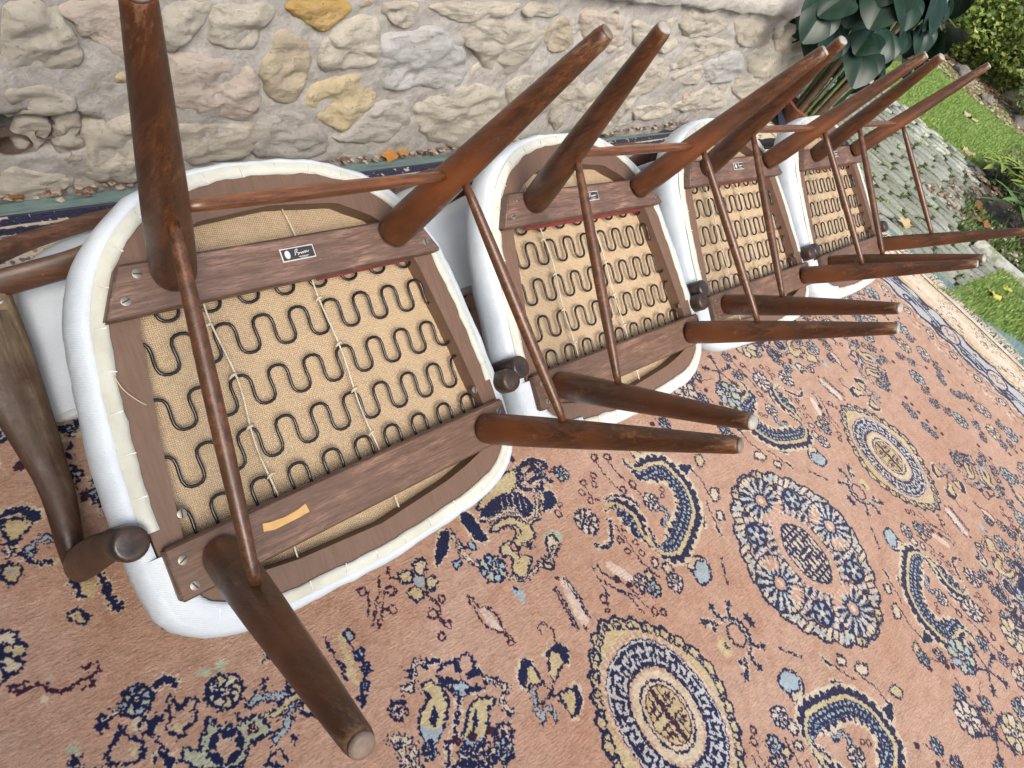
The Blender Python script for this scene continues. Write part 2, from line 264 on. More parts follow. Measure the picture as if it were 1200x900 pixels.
('f','Y',0,[[0.3336,0.1371],[0.3374,0.1212],[0.3271,0.0755],[0.3208,0.0585],[0.3159,0.0789],[0.3246,0.1076]]),
('F','B',0,[[0.3416,0.1319],[0.3501,0.1309],[0.3506,0.1193],[0.3412,0.1165]]),
('F','B',0,[[0.3408,0.1012],[0.3524,0.098],[0.3497,0.0886],[0.3398,0.0887]]),
('F','B',0,[[0.3397,0.0778],[0.349,0.0759],[0.3438,0.0664],[0.3365,0.0691]]),
('F','B',0,[[0.3252,0.0597],[0.3345,0.0576],[0.3317,0.0488],[0.3227,0.0508]]),
('F','B',0,[[0.3141,0.0463],[0.3221,0.0428],[0.315,0.0352]]),
('L','N',2.5,[[0.3412,0.1165],[0.3436,0.0949],[0.3429,0.0735],[0.3295,0.0567],[0.3162,0.0406]]),
('L','N',7,[[0.2341,0.1593],[0.2456,0.1664]]),
('F','P',0,[[0.1893,0.0531],[0.2005,0.0467],[0.1993,0.0308],[0.1874,0.036],[0.1784,0.0464]]),
('Q','U',0,[[0.1839,0.0928],[0.1902,0.0883]]),
('f','N',0,[[0.0434,0.5028],[0.0629,0.5039],[0.0788,0.493],[0.0838,0.4785],[0.0755,0.4736],[0.0651,0.491],[0.0509,0.4965],[0.0406,0.4938]]),
('F','Y',0,[[0.0364,0.4906],[0.0489,0.4906],[0.0579,0.4889],[0.0734,0.4771],[0.0593,0.4642],[0.0474,0.4573],[0.0395,0.4618],[0.0412,0.4766]]),
('T','B',7,[[0.055,0.4328],[0.0616,0.4447],[0.0729,0.4473],[0.085,0.4396]]),
('L','N',5,[[0.0384,0.4535],[0.0458,0.4382],[0.0519,0.4235],[0.0716,0.411]]),
('F','Y',0,[[0.0267,0.4318],[0.0376,0.4275],[0.0391,0.4136],[0.0272,0.4056],[0.0201,0.4163],[0.0205,0.4268]]),
('S','B',14,[[0.029,0.4204]]),
('T','C',5,[[0.0305,0.4625],[0.0365,0.4524],[0.0347,0.4424]]),
('f','G',0,[[-0.007,0.3548],[0.0036,0.352],[0.0054,0.3308],[-0.007,0.3193],[-0.0174,0.3224]]),
('f','N',0,[[-0.0081,0.3515],[0.0062,0.3463],[-0.0025,0.342],[-0.0107,0.3434]]),
('F','Y',0,[[0.0659,0.337],[0.0757,0.3372],[0.0809,0.3232],[0.0752,0.3184],[0.0644,0.3261]]),
('L','N',10,[[0.0847,0.3774],[0.0868,0.3651],[0.0871,0.3517]]),
('L','N',10,[[0.1137,0.3644],[0.1116,0.3433],[0.1142,0.3152]]),
('f','Y',0,[[0.091,0.3692],[0.1033,0.3572],[0.0951,0.3446],[0.087,0.3496]]),
('L','N',12,[[0.1518,0.5971],[0.1575,0.5858],[0.1724,0.5991]]),
('F','B',0,[[0.1535,0.5963],[0.162,0.5981],[0.1618,0.5867],[0.1521,0.587]]),
('S','N',26,[[0.1411,0.5517]]),
('L','N',10,[[0.1585,0.5019],[0.1533,0.4858],[0.1497,0.4664],[0.1519,0.452]]),
('T','B',6,[[0.0808,0.6245],[0.0858,0.6235],[0.087,0.6161],[0.0793,0.6088]])]
STONES = [[[0.276,0.346],[0.34,0.35],[0.355,0.318],[0.376,0.272],[0.35,0.236],[0.309,0.246],[0.266,0.253]],
[[0.346,0.35],[0.436,0.356],[0.439,0.262],[0.389,0.291],[0.361,0.318]],
[[0.385,0.254],[0.436,0.242],[0.446,0.164],[0.393,0.146],[0.378,0.183]],
[[0.261,0.218],[0.318,0.214],[0.357,0.195],[0.349,0.168],[0.278,0.16],[0.255,0.165]],
[[0.336,0.164],[0.367,0.164],[0.365,0.125],[0.337,0.1],[0.326,0.128]],
[[0.243,0.062],[0.317,0.047],[0.348,0.034],[0.342,0.005],[0.285,-0.02],[0.235,-0.004]],
[[0.325,0.11],[0.355,0.122],[0.373,0.066],[0.347,0.05],[0.33,0.074]],
[[0.376,0.138],[0.453,0.158],[0.491,0.077],[0.525,0.022],[0.461,0.007],[0.378,0.014],[0.367,0.079]],
[[0.504,0.263],[0.575,0.272],[0.657,0.256],[0.685,0.201],[0.688,0.13],[0.602,0.141],[0.515,0.173]],
[[0.515,0.164],[0.586,0.128],[0.682,0.118],[0.685,0.041],[0.55,0.03],[0.527,0.093]],
[[0.501,0.36],[0.57,0.365],[0.559,0.319],[0.515,0.279],[0.498,0.286]],
[[0.576,0.365],[0.69,0.372],[0.673,0.32],[0.653,0.281],[0.581,0.291],[0.57,0.327]],
[[0.711,0.374],[0.839,0.382],[0.829,0.347],[0.791,0.325],[0.738,0.343]],
[[0.706,0.325],[0.751,0.318],[0.788,0.275],[0.779,0.199],[0.763,0.159],[0.703,0.181],[0.675,0.247],[0.689,0.291]],
[[0.69,0.142],[0.765,0.149],[0.857,0.089],[0.862,0.018],[0.697,0.035]],
[[0.799,0.302],[0.839,0.344],[0.913,0.357],[0.953,0.277],[0.906,0.251],[0.814,0.237]],
[[0.79,0.192],[0.851,0.221],[0.93,0.229],[0.969,0.155],[0.926,0.1],[0.871,0.095],[0.8,0.147]],
[[0.935,0.312],[1.011,0.337],[1.106,0.341],[1.211,0.263],[1.227,0.193],[1.15,0.179],[1.064,0.197],[0.984,0.188],[0.949,0.253]],
[[1.091,0.145],[1.139,0.172],[1.25,0.205],[1.354,0.181],[1.413,0.11],[1.377,0.014],[1.227,0.01],[1.131,0.069]],
[[0.965,0.151],[1.061,0.158],[1.101,0.076],[1.036,0.043],[0.883,0.064],[0.9,0.086]],
[[0.928,0.388],[1.013,0.393],[1.019,0.349],[0.97,0.339],[0.93,0.361]],
[[1.138,0.338],[1.196,0.371],[1.401,0.359],[1.452,0.332],[1.433,0.284],[1.386,0.228],[1.304,0.228],[1.219,0.281]],
[[1.047,0.395],[1.285,0.41],[1.291,0.39],[1.149,0.359],[1.074,0.371]],
[[1.438,0.372],[1.499,0.384],[1.567,0.316],[1.507,0.29],[1.446,0.32]],
[[1.383,0.198],[1.518,0.242],[1.593,0.202],[1.59,0.124],[1.505,0.048],[1.421,0.131]],
[[1.574,0.213],[1.722,0.234],[1.837,0.16],[1.846,0.066],[1.737,0.009],[1.628,0.078]],
[[1.785,0.248],[1.852,0.296],[2.063,0.287],[2.16,0.194],[2.044,0.112],[1.999,0.006],[1.844,0.114]],
[[1.55,0.405],[1.736,0.391],[1.819,0.322],[1.714,0.293],[1.599,0.331]],
[[1.788,0.388],[1.927,0.382],[2.07,0.337],[2.051,0.299],[1.867,0.312]],
[[2.172,0.213],[2.331,0.252],[2.404,0.19],[2.256,0.176]],
[[2.351,0.245],[2.403,0.282],[2.548,0.307],[2.694,0.216],[2.63,0.176],[2.449,0.179]],
[[2.11,0.329],[2.261,0.357],[2.463,0.332],[2.355,0.291],[2.295,0.258],[2.177,0.239]],
[[2.022,0.426],[2.292,0.424],[2.33,0.372],[2.105,0.352]],
[[2.332,0.42],[2.623,0.415],[2.716,0.344],[2.569,0.321],[2.45,0.35]],
[[2.61,0.301],[2.787,0.332],[2.979,0.26],[2.996,0.198],[2.756,0.208]],
[[2.672,0.41],[2.938,0.407],[3.078,0.327],[2.895,0.298],[2.759,0.345]],
[[2.318,0.087],[2.503,0.16],[2.736,0.084],[2.432,0.059]],
[[2.676,0.156],[2.847,0.191],[3.064,0.127],[2.893,0.078]],
[[2.083,0.097],[2.243,0.104],[2.326,0.057],[2.121,0.04]],
[[1.336,0.414],[1.438,0.41],[1.448,0.386],[1.336,0.384]],
[[3.007,0.268],[3.168,0.301],[3.434,0.206],[3.29,0.151]],
[[1.772,-0.011],[1.865,0.042],[2.09,0.035],[2.041,0.003]],
[[0.276,0.148],[0.319,0.145],[0.308,0.094],[0.272,0.084]]]
PLANTL = [[2.748, 1.0, 0.503], [2.846, 0.95, 0.466], [2.953, 1.05, 0.419], [2.598, 0.9, 0.594], [3.0, 0.85, 0.445], [2.813, 0.85, 0.625], [3.631, 1.0, 0.553], [3.709, 0.98, 0.439], [3.362, 0.8, 0.569], [3.326, 0.85, 0.653], [3.973, 1.1, 0.571], [3.609, 0.85, 0.669], [4.217, 0.92, 0.5], [3.523, 0.95, 0.253], [3.977, 1.0, 0.257], [4.164, 1.05, 0.138], [4.626, 0.98, 0.5], [4.612, 1.1, 0.266], [3.44, 1.1, 0.434], [3.936, 1.15, 0.387], [4.358, 1.0, 0.354], [4.976, 1.05, 0.302], [2.92, 0.9, 0.684], [3.32, 0.9, 0.731], [2.888, 1.0, 0.637], [3.935, 0.95, 0.712], [3.093, 0.95, 0.777], [3.036, 1.05, 0.699], [3.533, 1.1, 0.314], [5.578, 1.1, 0.313], [3.125, 1.12, 0.474]]


# ---------------------------------------------------------------- helpers
COL = scene.collection
def tag(o, label=None, cat=None, group=None, kind=None):
    if label: o['label'] = label
    if cat: o['category'] = cat
    if group: o['group'] = group
    if kind: o['kind'] = kind
    return o
def mesh(name, verts, faces, mat, parent=None, smooth=True, sharp=None):
    me = bpy.data.meshes.new(name); me.from_pydata([tuple(v) for v in verts], [], faces)
    bm = bmesh.new(); bm.from_mesh(me); bmesh.ops.recalc_face_normals(bm, faces=bm.faces)
    if sharp is not None:
        for e in bm.edges:
            if len(e.link_faces) == 2 and e.calc_face_angle(0) > sharp: e.smooth = False
    bm.to_mesh(me); bm.free()
    if smooth: me.polygons.foreach_set('use_smooth', [True] * len(me.polygons))
    if isinstance(mat, (list, tuple)):
        for m_ in mat: me.materials.append(m_)
    elif mat: me.materials.append(mat)
    o = bpy.data.objects.new(name, me); COL.objects.link(o); o.parent = parent
    return o
def inst(name, me, parent=None, loc=(0, 0, 0), rot=(0, 0, 0), sc=(1, 1, 1)):
    o = bpy.data.objects.new(name, me); COL.objects.link(o); o.parent = parent
    o.location = loc; o.rotation_euler = rot; o.scale = sc; return o
def empty(name, loc=(0, 0, 0)):
    o = bpy.data.objects.new(name, None); COL.objects.link(o); o.location = loc; o.empty_display_size = .05; return o
class G:
    def __init__(s): s.v = []; s.f = []
    def add(s, v, f):
        n = len(s.v); s.v += [tuple(q) for q in v]; s.f += [tuple(i + n for i in q) for q in f]
    def out(s, name, mat, parent=None, smooth=True, sharp=None): return mesh(name, s.v, s.f, mat, parent, smooth, sharp)
def tube_geo(pts, rad, seg=16, up=(0, 0, 1), flat=None, capround=True):
    """loft along pts; rad per point (width), flat per point = thickness along 'up' (default round)"""
    pts = [Vector(p) for p in pts]; n = len(pts)
    if not isinstance(rad, (list, tuple)): rad = [rad] * n
    if flat is None: flat = rad
    elif not isinstance(flat, (list, tuple)): flat = [flat] * n
    V = []; F = []; U = Vector(up)
    for i, p in enumerate(pts):
        t = (pts[min(i + 1, n - 1)] - pts[max(i - 1, 0)]).normalized()
        s = t.cross(U)
        if s.length < 1e-4: s = t.cross(Vector((0, 1, 0.1)))
        s.normalize(); u = s.cross(t).normalized()
        for k in range(seg):
            a = 2 * PI * k / seg
            V.append(p + s * math.cos(a) * rad[i] + u * math.sin(a) * flat[i])
    for i in range(n - 1):
        for k in range(seg):
            a = i * seg + k; b = i * seg + (k + 1) % seg; F.append((a, b, b + seg, a + seg))
    F.append(tuple(range(seg))); F.append(tuple(range((n - 1) * seg, n * seg)))
    return V, F
def tube(name, pts, rad, mat, parent=None, seg=16, up=(0, 0, 1), flat=None, sharp=.9):
    v, f = tube_geo(pts, rad, seg, up, flat); return mesh(name, v, f, mat, parent, True, sharp)
def catmull(P, n=6, closed=False):
    P = [Vector(p) for p in P]; R = []; m = len(P)
    rng = range(m if closed else m - 1)
    for i in rng:
        if closed: a, b, c, d = P[(i - 1) % m], P[i], P[(i + 1) % m], P[(i + 2) % m]
        else: a, b, c, d = P[max(i - 1, 0)], P[i], P[i + 1], P[min(i + 2, m - 1)]
        for k in range(n):
            t = k / n
            R.append(0.5 * ((2 * b) + (c - a) * t + (2 * a - 5 * b + 4 * c - d) * t * t + (3 * b - a - 3 * c + d) * t ** 3))
    if not closed: R.append(P[-1])
    return R
def lerpl(L, n):
    """resample list of scalars to n values"""
    r = []
    for i in range(n):
        t = i / (n - 1) * (len(L) - 1); k = min(int(t), len(L) - 2); r.append(L[k] + (L[k + 1] - L[k]) * (t - k))
    return r
def box_geo(x0, x1, y0, y1, z0, z1):
    return [(x0, y0, z0), (x1, y0, z0), (x1, y1, z0), (x0, y1, z0), (x0, y0, z1), (x1, y0, z1), (x1, y1, z1), (x0, y1, z1)], \
           [(0, 3, 2, 1), (4, 5, 6, 7), (0, 1, 5, 4), (1, 2, 6, 5), (2, 3, 7, 6), (3, 0, 4, 7)]

# ---------------------------------------------------------------- materials
class NT:
    def __init__(s, name):
        s.m = bpy.data.materials.new(name); s.m.use_nodes = True; s.t = s.m.node_tree; s.n = s.t.nodes; s.n.clear()
        s.o = s.n.new('ShaderNodeOutputMaterial'); s.b = s.n.new('ShaderNodeBsdfPrincipled'); s.l(s.b.outputs[0], s.o.inputs[0])
    def l(s, a, b): s.t.links.new(a, b)
    def tc(s, k='Object', sc=(1, 1, 1), rot=(0, 0, 0)):
        t = s.n.new('ShaderNodeTexCoord'); mp = s.n.new('ShaderNodeMapping'); mp.inputs['Scale'].default_value = sc; mp.inputs['Rotation'].default_value = rot
        s.l(t.outputs[k], mp.inputs[0]); return mp.outputs[0]
    def noise(s, vec, scale, detail=4, rough=.55, dist=0):
        t = s.n.new('ShaderNodeTexNoise'); t.inputs['Scale'].default_value = scale; t.inputs['Detail'].default_value = detail
        t.inputs['Roughness'].default_value = rough; t.inputs['Distortion'].default_value = dist
        if vec: s.l(vec, t.inputs['Vector'])
        return t.outputs[0]
    def vor(s, vec, scale, feat='F1'):
        t = s.n.new('ShaderNodeTexVoronoi'); t.feature = feat; t.inputs['Scale'].default_value = scale; s.l(vec, t.inputs['Vector']); return t.outputs[0]
    def wave(s, vec, scale, axis='X', dist=0, prof='SIN'):
        t = s.n.new('ShaderNodeTexWave'); t.bands_direction = axis; t.wave_profile = prof; t.inputs['Scale'].default_value = scale; t.inputs['Distortion'].default_value = dist
        t.inputs['Detail'].default_value = 2; s.l(vec, t.inputs['Vector']); return t.outputs['Fac']
    def ramp(s, fac, stops):
        r = s.n.new('ShaderNodeValToRGB'); e = r.color_ramp.elements
        while len(e) < len(stops): e.new(.5)
        for q, (p, c) in zip(e, stops): q.position = p; q.color = (*c, 1) if len(c) == 3 else c
        s.l(fac, r.inputs[0]); return r.outputs[0]
    def mix(s, fac, a, b, mode='MIX'):
        x = s.n.new('ShaderNodeMix'); x.data_type = 'RGBA'; x.blend_type = mode
        for v, i in ((fac, 0), (a, 6), (b, 7)):
            if hasattr(v, 'links'): s.l(v, x.inputs[i])
            else: x.inputs[i].default_value = v if i == 0 else ((*v, 1) if len(v) == 3 else v)
        return x.outputs[2]
    def math(s, op, a, b=0, clamp=False):
        x = s.n.new('ShaderNodeMath'); x.operation = op; x.use_clamp = clamp
        for v, i in ((a, 0), (b, 1)):
            if hasattr(v, 'links'): s.l(v, x.inputs[i])
            else: x.inputs[i].default_value = v
        return x.outputs[0]
    def bump(s, h, dist, strength=1, prev=None):
        x = s.n.new('ShaderNodeBump'); x.inputs['Distance'].default_value = dist; x.inputs['Strength'].default_value = strength
        s.l(h, x.inputs['Height'])
        if prev: s.l(prev, x.inputs['Normal'])
        return x.outputs[0]
    def fin(s, col=None, rough=None, nor=None, **kw):
        for k, v in (('Base Color', col), ('Roughness', rough), ('Normal', nor)):
            if v is None: continue
            if hasattr(v, 'links'): s.l(v, s.b.inputs[k])
            else: s.b.inputs[k].default_value = (*v, 1) if k == 'Base Color' else v
        for k, v in kw.items(): s.b.inputs[k.replace('_', ' ')].default_value = v
        return s.m
def wood(name, axis, dark, light, rough, wear=0.0, wearcol=(.25, .2, .15), coat=.3, red=None, tip=False):
    t = NT(name); sc = {'x': (1.2, 14, 14), 'y': (14, 1.2, 14), 'z': (14, 14, 1.2)}[axis]
    v = t.tc('Object', sc); n1 = t.noise(v, 6, 6, .65, .8); v2 = t.tc('Object', tuple(q * 3 for q in sc)); n2 = t.noise(v2, 9, 4, .7)
    c = t.ramp(n1, [(.28, tuple(q * .6 for q in dark)), (.5, tuple((a + b) / 2 for a, b in zip(dark, light))), (.72, tuple(q * 1.25 for q in light))])
    v3 = t.tc('Object', tuple(q * 1.6 for q in sc)); n3 = t.noise(v3, 22, 3, .8)
    c = t.mix(t.ramp(n2, [(.38, (.0, .0, .0)), (.60, (1, 1, 1))]), t.mix(.6, c, tuple(q * .35 for q in dark)), c)
    c = t.mix(t.math('MULTIPLY', t.ramp(n3, [(.56, (0, 0, 0)), (.66, (1, 1, 1))]), .75), c, tuple(q * .4 for q in dark))
    nb = t.noise(t.tc(), 9, 4, .6); c = t.mix(t.math('MULTIPLY', t.ramp(nb, [(.42, (0, 0, 0)), (.62, (1, 1, 1))]), .7), c, tuple(q * .35 for q in light))
    if red: c = t.mix(t.ramp(t.noise(t.tc(), 5, 2), [(.45, (0, 0, 0)), (.7, (1, 1, 1))]), c, red)
    if axis == 'z' and tip:
        tz = t.n.new('ShaderNodeTexCoord'); sz = t.n.new('ShaderNodeSeparateXYZ'); t.l(tz.outputs['Object'], sz.inputs[0])
        q = t.math('ADD', t.math('MULTIPLY', t.math('SUBTRACT', sz.outputs[2], .27, True), 3.2), t.noise(t.tc('Object', (1, 1, .3)), 60, 5, .75)); c = t.mix(t.ramp(q, [(.78, (0, 0, 0)), (.92, (1, 1, 1))]), c, (.19, .105, .055))
    if wear:
        w = t.ramp(t.noise(t.tc(), 22, 6, .75), [(1 - wear - .07, (0, 0, 0)), (1 - wear + .07, (1, 1, 1))]); c = t.mix(w, c, wearcol)
    sp = t.ramp(t.noise(t.tc(), 160, 2, .5), [(.73, (0, 0, 0)), (.77, (1, 1, 1))]); c = t.mix(t.math('MULTIPLY', sp, .35), c, (.35, .25, .18))
    r = t.math('ADD', t.math('MULTIPLY', t.noise(t.tc(), 26, 5, .7), .5), rough - .22)
    return t.fin(c, r, t.bump(n2, .0006, .6), Coat_Weight=coat, Coat_Roughness=.25)
M_LEG = wood('leg_wood', 'z', (.032, .0105, .0032), (.128, .042, .0125), .40, .33, (.19, .085, .034), .12, (.15, .042, .011), True)
M_ROD = wood('rod_wood', 'z', (.060, .021, .008), (.19, .075, .030), .38, .28, (.27, .14, .08), .15)
M_RODX = wood('rod_wood_cross', 'x', (.070, .022, .006), (.24, .080, .022), .34, .2, (.28, .14, .08), .4)
M_RAIL = wood('rail_wood', 'x', (.115, .062, .045), (.25, .150, .112), .55, .30, (.32, .21, .17), .0)
M_RAIL2 = wood('rail_wood_front', 'x', (.135, .070, .045), (.27, .155, .105), .50, .28, (.33, .20, .14), .0)
M_ARM = wood('arm_wood', 'y', (.045, .019, .010), (.13, .055, .026), .44, .0, coat=.1)
M_BACK = wood('back_wood', 'x', (.060, .024, .012), (.19, .085, .042), .42, .2, (.26, .15, .10), .12)
def mat_worn():
    t = NT('worn_arm_wood'); v = t.tc('Object', (14, 1.5, 10)); n1 = t.noise(v, 5, 6, .7, 1.2); n2 = t.noise(t.tc(), 14, 6, .7)
    base = t.ramp(n1, [(.3, (.022, .012, .010)), (.7, (.075, .037, .024))])
    tc = t.n.new('ShaderNodeTexCoord'); sx = t.n.new('ShaderNodeSeparateXYZ'); t.l(tc.outputs['Object'], sx.inputs[0])
    f = t.math('ADD', t.math('MULTIPLY', sx.outputs[1], 4.0), t.math('MULTIPLY', n2, 2.4)); f = t.math('SUBTRACT', f, 1.75, True)
    ab = t.math('ABSOLUTE', sx.outputs[0]); f = t.math('MULTIPLY', f, t.math('MULTIPLY', t.math('SUBTRACT', .372, ab), 14.0, True), True)
    worn = t.ramp(t.noise(v, 9, 5, .7), [(.3, (.05, .032, .020)), (.55, (.13, .095, .060)), (.75, (.26, .21, .15))])
    c = t.mix(f, base, worn)
    dk = t.ramp(n2, [(.62, (0, 0, 0)), (.78, (1, 1, 1))]); c = t.mix(t.math('MULTIPLY', dk, .6), c, (.02, .014, .012))
    return t.fin(c, t.math('ADD', t.math('MULTIPLY', f, .15), t.math('MULTIPLY', n2, .95)), t.bump(n2, .002, .7), Specular_IOR_Level=.3)
M_WORN = mat_worn()
def mat_knob():
    t = NT('knob_wood'); n = t.noise(t.tc(), 30, 5, .7); c = t.ramp(n, [(.35, (.022, .017, .015)), (.6, (.05, .028, .018)), (.8, (.12, .075, .05))])
    return t.fin(c, t.math('ADD', t.math('MULTIPLY', n, .5), .18), t.bump(n, .0016, .7), Coat_Weight=.1)
M_KNOB = mat_knob()
def mat_leather():
    t = NT('white_leather'); v = t.tc(); n = t.vor(v, 420); n2 = t.noise(v, 9, 3); w = t.wave(t.tc('Object', (1, 1, 1), (0, 0, .6)), 130, 'Y')
    c = t.ramp(n2, [(.3, (.47, .525, .58)), (.7, (.56, .61, .66))])
    d = t.ramp(t.noise(v, 30, 5, .7), [(.66, (0, 0, 0)), (.8, (1, 1, 1))]); c = t.mix(t.math('MULTIPLY', d, .25), c, (.42, .41, .38))
    b = t.bump(w, .0005, .35); b = t.bump(t.noise(t.tc('Object', (60, 60, 14)), 2.0, 4, .6), .0022, .45, b); b = t.bump(t.noise(v, 11, 3), .010, .35, b)
    return t.fin(c, .48, b)
M_LEA = mat_leather()
def mat_hem():
    t = NT('cream_hem'); v = t.tc(); n = t.noise(v, 14, 5, .6)
    c = t.ramp(n, [(.3, (.46, .455, .385)), (.6, (.57, .58, .52)), (.8, (.63, .65, .61))])
    b = t.bump(t.wave(v, 260, 'X'), .0005, .4); b = t.bump(t.noise(v, 60, 5), .003, .6, b)
    return t.fin(c, .8, b)
M_HEM = mat_hem()
def mat_frame():
    t = NT('seat_frame_board'); v = t.tc('Object', (30, 3, 30)); n = t.noise(v, 8, 6, .7); n2 = t.noise(t.tc(), 7, 4)
    c = t.ramp(n, [(.3, (.090, .048, .030)), (.7, (.150, .085, .056))]); c = t.mix(t.math('MULTIPLY', n2, .5), c, (.17, .105, .073))
    return t.fin(c, .62, t.bump(t.noise(t.tc(), 160, 3), .0008, .5))
M_FRM = mat_frame()
def mat_burlap():
    t = NT('burlap'); v = t.tc('Object', (1, 1, 1), (0, 0, .05)); wv = t.noise(v, 35, 2)
    a = t.wave(v, 125, 'X', 1.6); b = t.wave(v, 125, 'Y', 1.6); h = t.math('MULTIPLY', a, b)
    spots = t.noise(v, 240, 3, .7)
    c = t.ramp(t.math('ADD', t.math('MULTIPLY', h, .75), t.math('MULTIPLY', spots, .35)), [(.10, (.17, .11, .06)), (.32, (.50, .37, .235)), (.8, (.72, .58, .42))])
    c = t.mix(t.math('MULTIPLY', t.noise(v, 12, 4), .5), c, (.62, .45, .26))
    return t.fin(c, .9, t.bump(h, .0014, .9))
M_BUR = mat_burlap()
def plain(name, col, rough=.5, metal=0, bumps=None, var=.25, coat=0):
    t = NT(name); n = t.noise(t.tc(), 40, 4, .6); c = t.ramp(n, [(.3, tuple(q * (1 - var) for q in col)), (.7, tuple(min(1, q * (1 + var)) for q in col))])
    return t.fin(c, rough, t.bump(n, bumps or .0004, .5), Metallic=metal, Coat_Weight=coat)
M_SPR = plain('spring_wire', (.017, .013, .013), .32, .3, var=.4, coat=.3)
M_TWN = plain('twine', (.50, .44, .33), .85)
M_SCR = plain('screw_steel', (.26, .24, .21), .45, .7)
M_RED = plain('red_webbing', (.15, .016, .014), .75)
M_DARK = plain('dark_slot', (.02, .016, .014), .7)
M_PAPER = plain('paper_strip', (.52, .31, .11), .6)
M_LBK = plain('label_black', (.035, .035, .042), .35)
M_LWH = plain('label_silver', (.62, .60, .58), .35, .2, var=.1)
M_GLIDE = plain('foot_glide', (.17, .12, .09), .55, .0, .002, var=.6)
M_GLW = plain('white_glide', (.30, .27, .24), .5, var=.4)
M_STAPLE = plain('staple', (.66, .66, .63), .4, .3)
M_BRASS = plain('joint_plate', (.27, .19, .11), .45, .5)

# ================================================================= SETTING
# ---- ground sheet
def mat_soil():
    t = NT('soil'); v = t.tc(); n = t.noise(v, 18, 8, .7); n2 = t.noise(v, 1.3, 4)
    c = t.ramp(n, [(.3, (.035, .024, .016)), (.55, (.085, .062, .042)), (.75, (.16, .125, .09))]); c = t.mix(t.ramp(n2, [(.45, (0, 0, 0)), (.6, (1, 1, 1))]), c, (.05, .075, .02))
    return t.fin(c, .95, t.bump(n, .02, .8))
M_SOIL = mat_soil()
g = G(); g.add([(-60, -60, -.03), (90, -60, -.03), (90, 90, -.03), (-60, 90, -.03)], [(0, 1, 2, 3)])
tag(g.out('ground', M_SOIL, smooth=False), kind='structure')

# ---- stone wall
def mat_stone():
    t = NT('rubble_stone'); v = t.tc('Object'); oi = t.n.new('ShaderNodeObjectInfo')
    n = t.noise(v, 22, 9, .68, .3); n2 = t.noise(v, 6, 4, .6, .8); n3 = t.noise(v, 90, 5, .7)
    base = oi.outputs['Color']
    c = t.mix(t.ramp(n, [(.32, (0, 0, 0)), (.62, (1, 1, 1))]), t.mix(.18, base, (.36, .31, .27)), base)
    c = t.mix(t.ramp(n2, [(.5, (0, 0, 0)), (.7, (1, 1, 1))]), c, t.mix(.35, base, (.66, .60, .50)))
    c = t.mix(t.math('MULTIPLY', t.ramp(n3, [(.55, (0, 0, 0)), (.8, (1, 1, 1))]), .45), c, (.10, .085, .07))
    pits = t.ramp(t.vor(t.tc('Object', (1, 1, 1.5)), 55), [(.0, (1, 1, 1)), (.20, (0, 0, 0))]); pm = t.ramp(t.noise(v, 9, 3), [(.45, (0, 0, 0)), (.6, (1, 1, 1))]); c = t.mix(t.math('MULTIPLY', t.math('MULTIPLY', pits, pm), .75), c, (.11, .085, .065))
    n4 = t.noise(t.tc('Object', (1, 1, 2.0)), 60, 10, .8, .8); c = t.mix(t.math('MULTIPLY', t.ramp(n4, [(.52, (0, 0, 0)), (.66, (1, 1, 1))]), .42), c, t.mix(.5, base, (.14, .11, .09)))
    c = t.mix(t.math('MULTIPLY', t.ramp(n4, [(.30, (1, 1, 1)), (.45, (0, 0, 0))]), .5), c, (.80, .77, .70))
    b = t.bump(n, .012, .9); b = t.bump(n3, .004, .9, b); b = t.bump(t.noise(t.tc('Object', (1, 1, 1.8)), 24, 12, .8, 1.2), .035, 1.0, b); b = t.bump(n4, .012, 1.0, b); b = t.bump(t.vor(t.tc('Object', (1, 1, 1.6)), 26), .004, .5, b)
    return t.fin(c, .95, b, Specular_IOR_Level=.2)
M_STONE = mat_stone()
def mat_mortar():
    t = NT('lime_mortar'); v = t.tc(); n = t.noise(v, 45, 8, .75); n2 = t.noise(v, 5, 5)
    c = t.ramp(n, [(.3, (.22, .205, .19)), (.55, (.41, .39, .365)), (.75, (.53, .51, .48))]); c = t.mix(t.math('MULTIPLY', n2, .6), c, (.42, .395, .365)); c = t.mix(t.math('MULTIPLY', t.ramp(t.noise(v, 120, 6, .8), [(.5, (0, 0, 0)), (.7, (1, 1, 1))]), .5), c, (.22, .19, .17))
    b = t.bump(n, .008, .9); b = t.bump(n2, .02, .5, b)
    return t.fin(c, .95, b)
M_MORT = mat_mortar()
WY = 1.10; WX0, WX1 = -1.6, 3.50; WTOP = .455
wall = tag(empty('stone_wall', (1.0, WY, 0)), 'rubble stone wall with wide grey mortar joints behind the row of chairs', 'wall')
def wl_obj(o): o.parent = wall; o.matrix_parent_inverse = Matrix.Translation((-1.0, -WY, 0)); return o
nx, nz = 420, 60; V = []; F = []
for j in range(nz + 1):
    for i in range(nx + 1):
        x = WX0 + (WX1 - WX0) * i / nx; z = -.05 + (WTOP + .05) * j / nz
        y = WY - .011 + noise.fractal(Vector((x * 9, z * 9, 0)), .8, 2.0, 4) * .010 + noise.noise(Vector((x * 3, z * 3, 8))) * .006
        d = ((x - .30) / .10) ** 2 + ((z - .128) / .042) ** 2
        if d < 1: y += .14 * (1 - d) ** .5
        d = ((x - 1.93) / .075) ** 2 + ((z - .21) / .04) ** 2
        if d < 1: y += .05 * (1 - d) ** .5
        V.append((x, y, z))
for j in range(nz):
    for i in range(nx):
        a = j * (nx + 1) + i; F.append((a, a + 1, a + nx + 2, a + nx + 1))
n0 = len(V); V += [(WX0, WY + .35, -.05), (WX1, WY + .35, -.05), (WX0, WY + .35, WTOP), (WX1, WY + .35, WTOP)]
